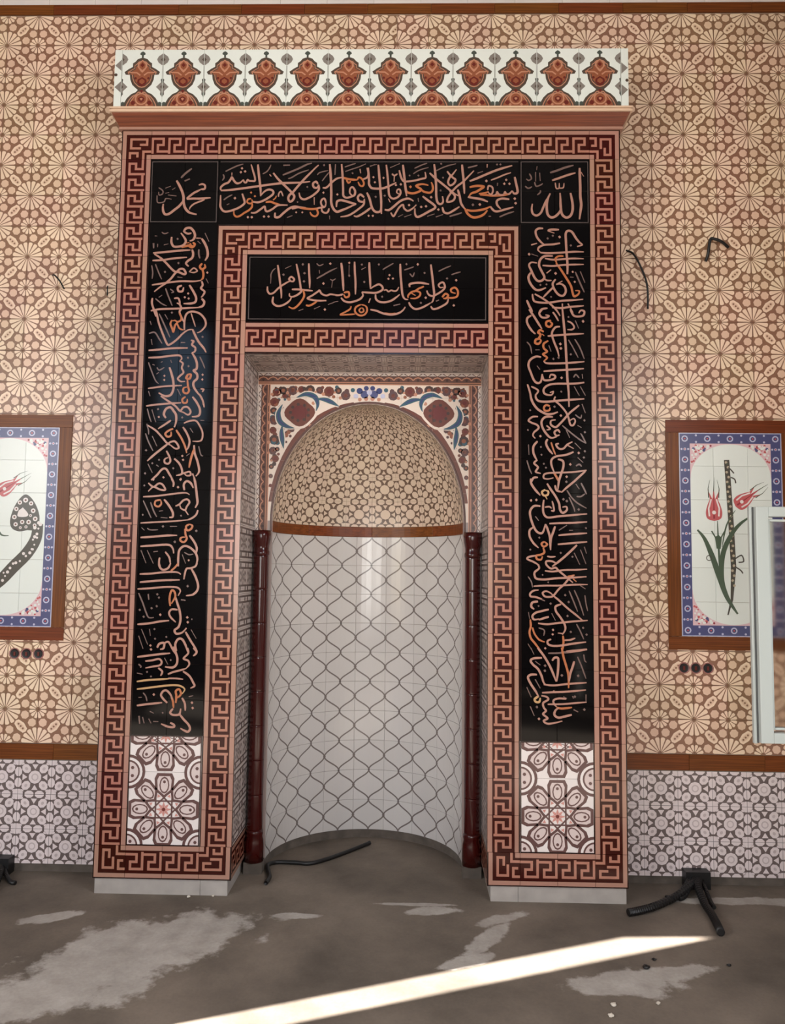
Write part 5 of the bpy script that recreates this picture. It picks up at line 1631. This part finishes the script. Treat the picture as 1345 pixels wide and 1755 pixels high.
    'right': '''l15:1023,3716 994,3715 979,3698 987,3664 1010,3634 1029,3620|l14:1121,3628 1082,3621 1029,3617 1000,3604 993,3587 1006,3573|l14:1006,3571 1049,3568 1114,3570 1163,3574 1212,3577 1258,3576|l16:1049,3702 1069,3709 1115,3709|l11:1049,3702 1088,3688|l16:1162,3442 1163,3503 1158,3570 1155,3638 1154,3685 1167,3702 1190,3695 1213,3658 1232,3634 1248,3618 1219,3608|l14:954,3617 987,3627|d11:941,3561 1118,3665 1094,3447|e9:1049,3656 1079,3672 1183,3614|p8:954,3563 993,3549|l16:1078,3551 1032,3550 1006,3529 999,3495 1012,3462 1029,3425 1016,3405 993,3401 973,3421 954,3462 941,3495 954,3512 986,3509|l13:1032,3536 1081,3529 1146,3533 1196,3536 1257,3535|o13:1140,3550 1114,3550 1094,3536 1101,3506|o15:1097,3509 1120,3476 1152,3425 1181,3375 1191,3335 1200,3311 1223,3322 1230,3342 1207,3345|l13:1019,3494 1081,3491 1146,3498 1257,3501|l16:950,3451 937,3424 947,3388 973,3354 999,3347 1038,3361|l11:1025,3418 1045,3405 1071,3405|l12:1042,3448 1068,3469|l15:1094,3412 1077,3385 1087,3351 1110,3321 1136,3314 1152,3338 1146,3368 1123,3385 1097,3381|l12:1097,3381 1133,3402|l13:1080,3364 1054,3338 1022,3304|l14:960,3324 963,3297 979,3277 1048,3272 1129,3284 1194,3288 1252,3293|l13:973,3324 1015,3300 1048,3277 1074,3254 1099,3227 1119,3194|l15:927,3287 943,3250 960,3217|l14:1073,3244 1129,3241 1177,3248 1255,3255|d9:1193,3456 1204,3397|p9:1178,3425 1198,3424|p11:1208,3456 1230,3402 1259,3335|p10:1237,3459 1263,3392|e8:1041,3381 1006,3378 1067,3307|l14:999,3217 1015,3234 1047,3240|l13:1132,3268 1132,3214|l13:1164,3268 1193,3214|l15:940,3233 969,3190 995,3147 1014,3117|l15:953,3197 930,3180 930,3150 953,3110 976,3087|l14:1015,3230 999,3210 1012,3187 1038,3184 1054,3194 1034,3200|o15:1067,3167 1041,3160 1040,3137 1060,3130 1073,3147 1060,3160|o16:1024,3100 1005,3110 992,3097 1005,3084 995,3060 979,3054 975,3034 995,3030 1008,3047 998,3060|o11:1014,3087 1027,3077|l16:1132,3234 1138,3167 1144,3101 1149,3034 1153,2952 1156,2886 1159,2820 1165,2754 1166,2718 1167,2662|l14:1118,3131 1092,3127 1073,3100 1073,3074 1086,3034 1102,2994 1111,2955|l14:1047,3075 1112,3081 1176,3086 1254,3090|l14:1177,3234 1196,3198 1222,3191 1252,3198 1258,3221 1239,3228 1226,3211|l12:1077,3217 1093,3194 1109,3164|l12:1161,3164 1186,3151 1199,3128 1186,3114 1160,3114|d11:1119,3029 1122,3003 1250,3163|p10:1206,3168 1225,3121|p9:1166,3054 1192,3008 1221,2949|p10:1202,3058 1231,3008 1256,2942|o14:1050,3047 1024,3030 1024,3004 1043,2984 1020,2968 1043,2948 1024,2928|l14:1024,2928 1043,2915 1111,2915 1192,2920 1256,2926|l14:1023,2868 1094,2874 1175,2879 1253,2885|l15:1008,2951 978,2954 946,2934 936,2901 949,2861 968,2815 988,2799 1007,2809 1014,2852|l14:1014,2852 1023,2819 1052,2816 1084,2826 1088,2842 1065,2849 1056,2829|d10:1125,2831|p9:985,2901 1001,2878|p9:927,3040 946,3017 956,2970|p8:975,2994 1001,2994|p9:1053,3021 1066,2984|e9:1179,2968 1108,2948 1079,2941|p10:1194,2833 1207,2850 1226,2830|p9:1243,2853 1246,2827|l14:1255,2804 1191,2797 1094,2796 1046,2786 1023,2763 1029,2737 1065,2730 1078,2750 1058,2744|p9:1197,2781 1226,2728|p9:1232,2781 1261,2728|l13:930,2792 942,2753 952,2716|l12:952,2779 991,2756 974,2726|e8:1123,2750 1167,3188|l16:946,2736 955,2697 978,2658 1006,2635 1042,2619 1077,2622 1103,2632|o14:1058,2665 1036,2671 1023,2655 1032,2638 1055,2642 1058,2658|l15:978,2736 978,2713 997,2694 1045,2691 1110,2698 1174,2703 1254,2709|l13:1090,2721 1084,2701 1116,2672 1148,2633 1164,2597 1173,2561 1189,2555 1202,2578 1193,2594 1173,2584|l14:1225,2672 1193,2646 1167,2623 1141,2593 1115,2564 1090,2544 1064,2557 1064,2580 1090,2586|d10:1120,2611 1003,2491|l13:990,2604 958,2602 936,2582 952,2569 984,2556 993,2537 968,2514 961,2494 974,2478|l15:1074,2603 1032,2602 1010,2576 1016,2540 1038,2504 1064,2482 1096,2489|l13:1115,2512 1102,2528 1083,2515 1093,2495 1112,2499|l11:1038,2553 1058,2534 1038,2527|p10:1128,2554 1173,2515 1221,2477 1262,2451|p10:1262,2451 1240,2496 1230,2509|p9:1150,2528 1170,2483|p9:1241,2679 1260,2627|p9:1202,2617 1231,2597 1238,2617|e9:1254,2584 1256,2516 1255,2406 1084,2662 1249,2370|l15:987,2462 964,2432 964,2393 983,2351|l15:1044,2475 1035,2452 1047,2420 1073,2388|l13:1108,2450 1092,2443 1108,2420 1134,2421 1156,2444 1185,2460|l11:1156,2440 1192,2421|o11:1064,2456 1076,2417 1089,2385|l14:1191,2402 1150,2385 1092,2375 1066,2355 1066,2323 1082,2281|l15:1102,2359 1130,2349 1133,2317 1120,2275 1107,2233 1101,2184|o15:1076,2287 1095,2255 1107,2230|d10:1220,2396 1172,2330 1151,2259|l12:1264,2297 1203,2288 1140,2283 1076,2281 1028,2274 1021,2251 1044,2245 1076,2252|l14:1258,2292 1229,2266 1190,2230 1152,2198 1120,2168|l13:986,2355 967,2335 989,2312 976,2286 1005,2277|p11:1204,2321 1223,2331 1236,2318|p8:1214,2370 1245,2341|e8:1009,2384 1006,2429 1022,2332 1034,2310|p9:926,2351 941,2302 954,2273|p9:935,2442 938,2383|e8:932,2526 945,2641|l14:951,2228 964,2251 989,2254|p8:1215,2555 1237,2542|p8:1198,2454 1233,2418|l15:948,2247 951,2218 973,2183 1002,2151|y14:1030,2184 1011,2171 1021,2151 1043,2155 1046,2174 1030,2180|y11:1030,2148 1040,2129|l15:1040,2219 1062,2184 1088,2146 1107,2107 1113,2069 1129,2053 1151,2069 1148,2088 1126,2085|l14:1085,2210 1094,2181 1120,2172|l14:1021,2126 1017,2087 1020,2049 1043,2026 1106,2033 1186,2041 1265,2048|l11:1027,2084 1052,2087 1065,2078|l12:1062,2065 1078,2065 1075,2094 1068,2120|d10:949,2122 979,2125|l15:1002,2090 966,2090 944,2061 947,2022 966,1968 988,1940 1014,1940 1030,1988|l15:1030,1988 1042,1959 1055,1911 1058,1841|l15:1084,1976 1074,1944 1061,1908 1058,1864|l13:1052,1991 1122,1995 1186,1997 1265,2003|l14:960,1968 941,1952 941,1917 963,1879 991,1853|o13:1023,1889 1007,1876 1020,1860 1039,1873 1023,1889|o14:1017,1854 1023,1828 1004,1815 978,1809 982,1790 1004,1787 1013,1806|l13:1103,1925 1169,1932 1264,1939|l13:1099,1874 1169,1881 1264,1890|l15:1207,1872 1181,1846 1143,1810 1105,1778 1067,1749|l13:1092,1766 1067,1778 1035,1778 1035,1758 1060,1737 1086,1743 1105,1724 1136,1699 1183,1659|p11:1232,2224 1250,2189 1263,2160|p9:1203,2218 1222,2189|p10:1152,2182 1177,2143 1209,2111 1262,2080|p9:1164,2143 1189,2086 1196,2060|p10:1206,2147 1231,2147 1254,2163|e10:1218,2073 1132,2130 1151,2120 1149,2230|p10:973,2032 992,2007|e8:995,1911 944,1843|p10:1106,1954 1151,1983|p10:1163,1954 1185,1954|e8:1258,1968 1115,1826 1181,1805|p9:1191,1827 1222,1761|p9:1226,1846 1257,1764|p8:1248,1862 1260,1824|l11:1039,1806 1061,1803 1086,1805|l13:975,1809 937,1802 928,1789 962,1774 994,1755|l14:985,1761 994,1739 969,1716 969,1694 981,1679 1026,1676 1089,1683 1168,1687 1259,1694|l12:1026,1724 1073,1721 1136,1730 1200,1732 1263,1736|o12:1152,1693 1174,1697 1193,1703|o11:1184,1681 1202,1665|l12:962,1637 1025,1641 1104,1642 1183,1648 1265,1650|l13:1187,1700 1158,1678 1133,1649 1104,1623 1072,1585 1050,1578 1025,1581 1013,1600 1032,1610 1057,1600 1072,1585|l13:1072,1585 1104,1560 1151,1517 1198,1480 1239,1446|l13:1009,1565 972,1577 946,1580 943,1596 962,1612 990,1616|p12:1009,1562 1025,1556|l15:987,1552 956,1546 949,1524 965,1508|l14:1047,1509 1009,1499 974,1489 955,1470 965,1451 993,1455|l14:1047,1468 1015,1458 990,1449|l14:1116,1538 1085,1525 1088,1497 1113,1463 1135,1425 1138,1397 1122,1369|o14:943,1451 946,1414 939,1382 946,1348 968,1320 1002,1277|o12:955,1407 968,1370 993,1339 1024,1327|l13:987,1430 1040,1426 1103,1434 1182,1443 1264,1450|d9:1070,1395 1068,1370 1026,1292|l12:1122,1375 1097,1378|l14:1059,1343 1040,1333 1043,1315 1071,1306 1118,1309 1181,1320 1254,1330|o14:1125,1363 1128,1328 1121,1278|l12:1134,1338 1166,1341 1194,1351|p9:1161,1614 1183,1561 1208,1498|p9:1190,1618 1217,1555 1242,1477|p8:1249,1590 1255,1543 1264,1502|p8:1063,1487 1084,1447|e9:1057,1541 1158,1551 1139,1589 1151,1473 1169,1385 1257,1371 1238,1408|p9:1201,1429 1222,1389 1241,1345|p9:990,1405 1021,1392 1018,1361|p9:1224,1644 1253,1625|p8:931,1691 950,1662 956,1631|p7:933,1492 940,1454|p8:930,1316 955,1276|e7:1013,1701 990,1527 1044,1660|l12:1259,1290 1212,1284 1143,1278|l15:983,1295 1015,1255 1040,1215 1058,1181 1077,1134 1086,1110|l15:1065,1224 1077,1240 1096,1240 1099,1216 1096,1163 1089,1110|o15:1118,1297 1128,1244 1143,1194 1155,1142 1155,1074|l15:1187,1223 1177,1189 1164,1151 1158,1111|p11:1043,1265 1102,1267 1165,1276|l13:1115,1270 1165,1274 1212,1281 1259,1288|l15:1008,1239 964,1236 945,1223 958,1201 986,1177 1005,1140 1017,1103 1033,1090|l13:1017,1093 1070,1088 1148,1097 1255,1106|l15:980,1146 945,1145 930,1129 945,1095 970,1058 989,1025|y15:989,1028 967,1012 973,997 992,997 998,1019|l13:1008,1047 1070,1051 1148,1055 1251,1066|l13:1004,1031 1032,1025 1042,1010 1014,991 1017,966 1029,948 1013,930 1038,908 1016,893 1038,878 1082,884 1119,894|l13:1142,1015 1101,1017 1073,1008 1073,989 1088,971|l12:1039,984 1117,986 1179,992 1254,999|o14:1088,968 1117,962 1173,969|l15:1172,929 1132,919 1098,912 1076,927 1082,952 1101,965|d10:990,904|e10:979,968 1025,1196 1024,1168|p10:942,972 964,920|p9:1206,1248 1230,1189 1252,1128|p8:1240,1261 1246,1227 1256,1218|p9:923,1076 948,1021|p10:970,1120 998,1071|p8:970,1220 999,1199|e10:1118,1144 1208,1143 1189,1028 1241,958|p11:1182,957 1207,945|p9:1176,1031 1182,1018|p10:1251,1041 1251,1001|l11:1058,1047 1076,1060|p8:946,1294 964,1257|p8:1126,1027 1145,1018|p11:1024,1296 1030,1289''',
}


def pen(t):
    """the reed pen: a firm start, a thinner exit"""
    return .72 + .28 * min(t / .12, 1) if t < .5 else .55 + .45 * min((1 - t) / .22, 1)


for key, txt in LETTERS.items():
    mb = MB()
    x0, x1 = {'left': (-XI, -IO), 'right': (IO, XI), 'top': (-IO, IO), 'name_left': (-XI, -IO), 'name_right': (IO, XI), 'lintel': (-HP, HP)}[key]
    z0, z1 = {'left': (.78, 3.745), 'right': (.78, 3.745), 'top': (IT, ZT - BW), 'name_left': (3.745, ZT - BW), 'name_right': (3.745, ZT - BW), 'lintel': (3.152, 3.555)}[key]
    for i, item in enumerate(txt.split('|')):
        head, pts = item.split(':')
        k, w = head[0], int(head[1:]) / 1000
        pts = [tuple(int(a) / 1000 for a in p.split(',')) for p in pts.split()]
        pts = [(min(max(x, x0 + .012), x1 - .012), min(max(z, z0 + .012), z1 - .012)) for x, z in pts]
        h = .00045 + (i % 60) * 6e-6
        m = {'l': 'letter', 'o': 'letter_orange', 'y': 'letter_yellow', 'p': 'letter_pale', 'd': 'letter', 'e': 'letter_pale', 'f': 'letter_orange', 'q': 'letter_orange'}[k]
        if k in 'defq':
            r = w * .85
            for x, z in pts:           # lozenge dots of the pen
                mb.poly([(x, z - r), (x + r * .95, z - r * .1), (x + r * .1, z + r), (x - r * .95, z + r * .1)], m, h)
        else:
            if m == 'letter_pale':
                h -= .0002
            mb.ribbon(spline(pts, 6), w * .84, m, h, pen)
    link('lettering', mb.mesh('lettering'), panels[key])
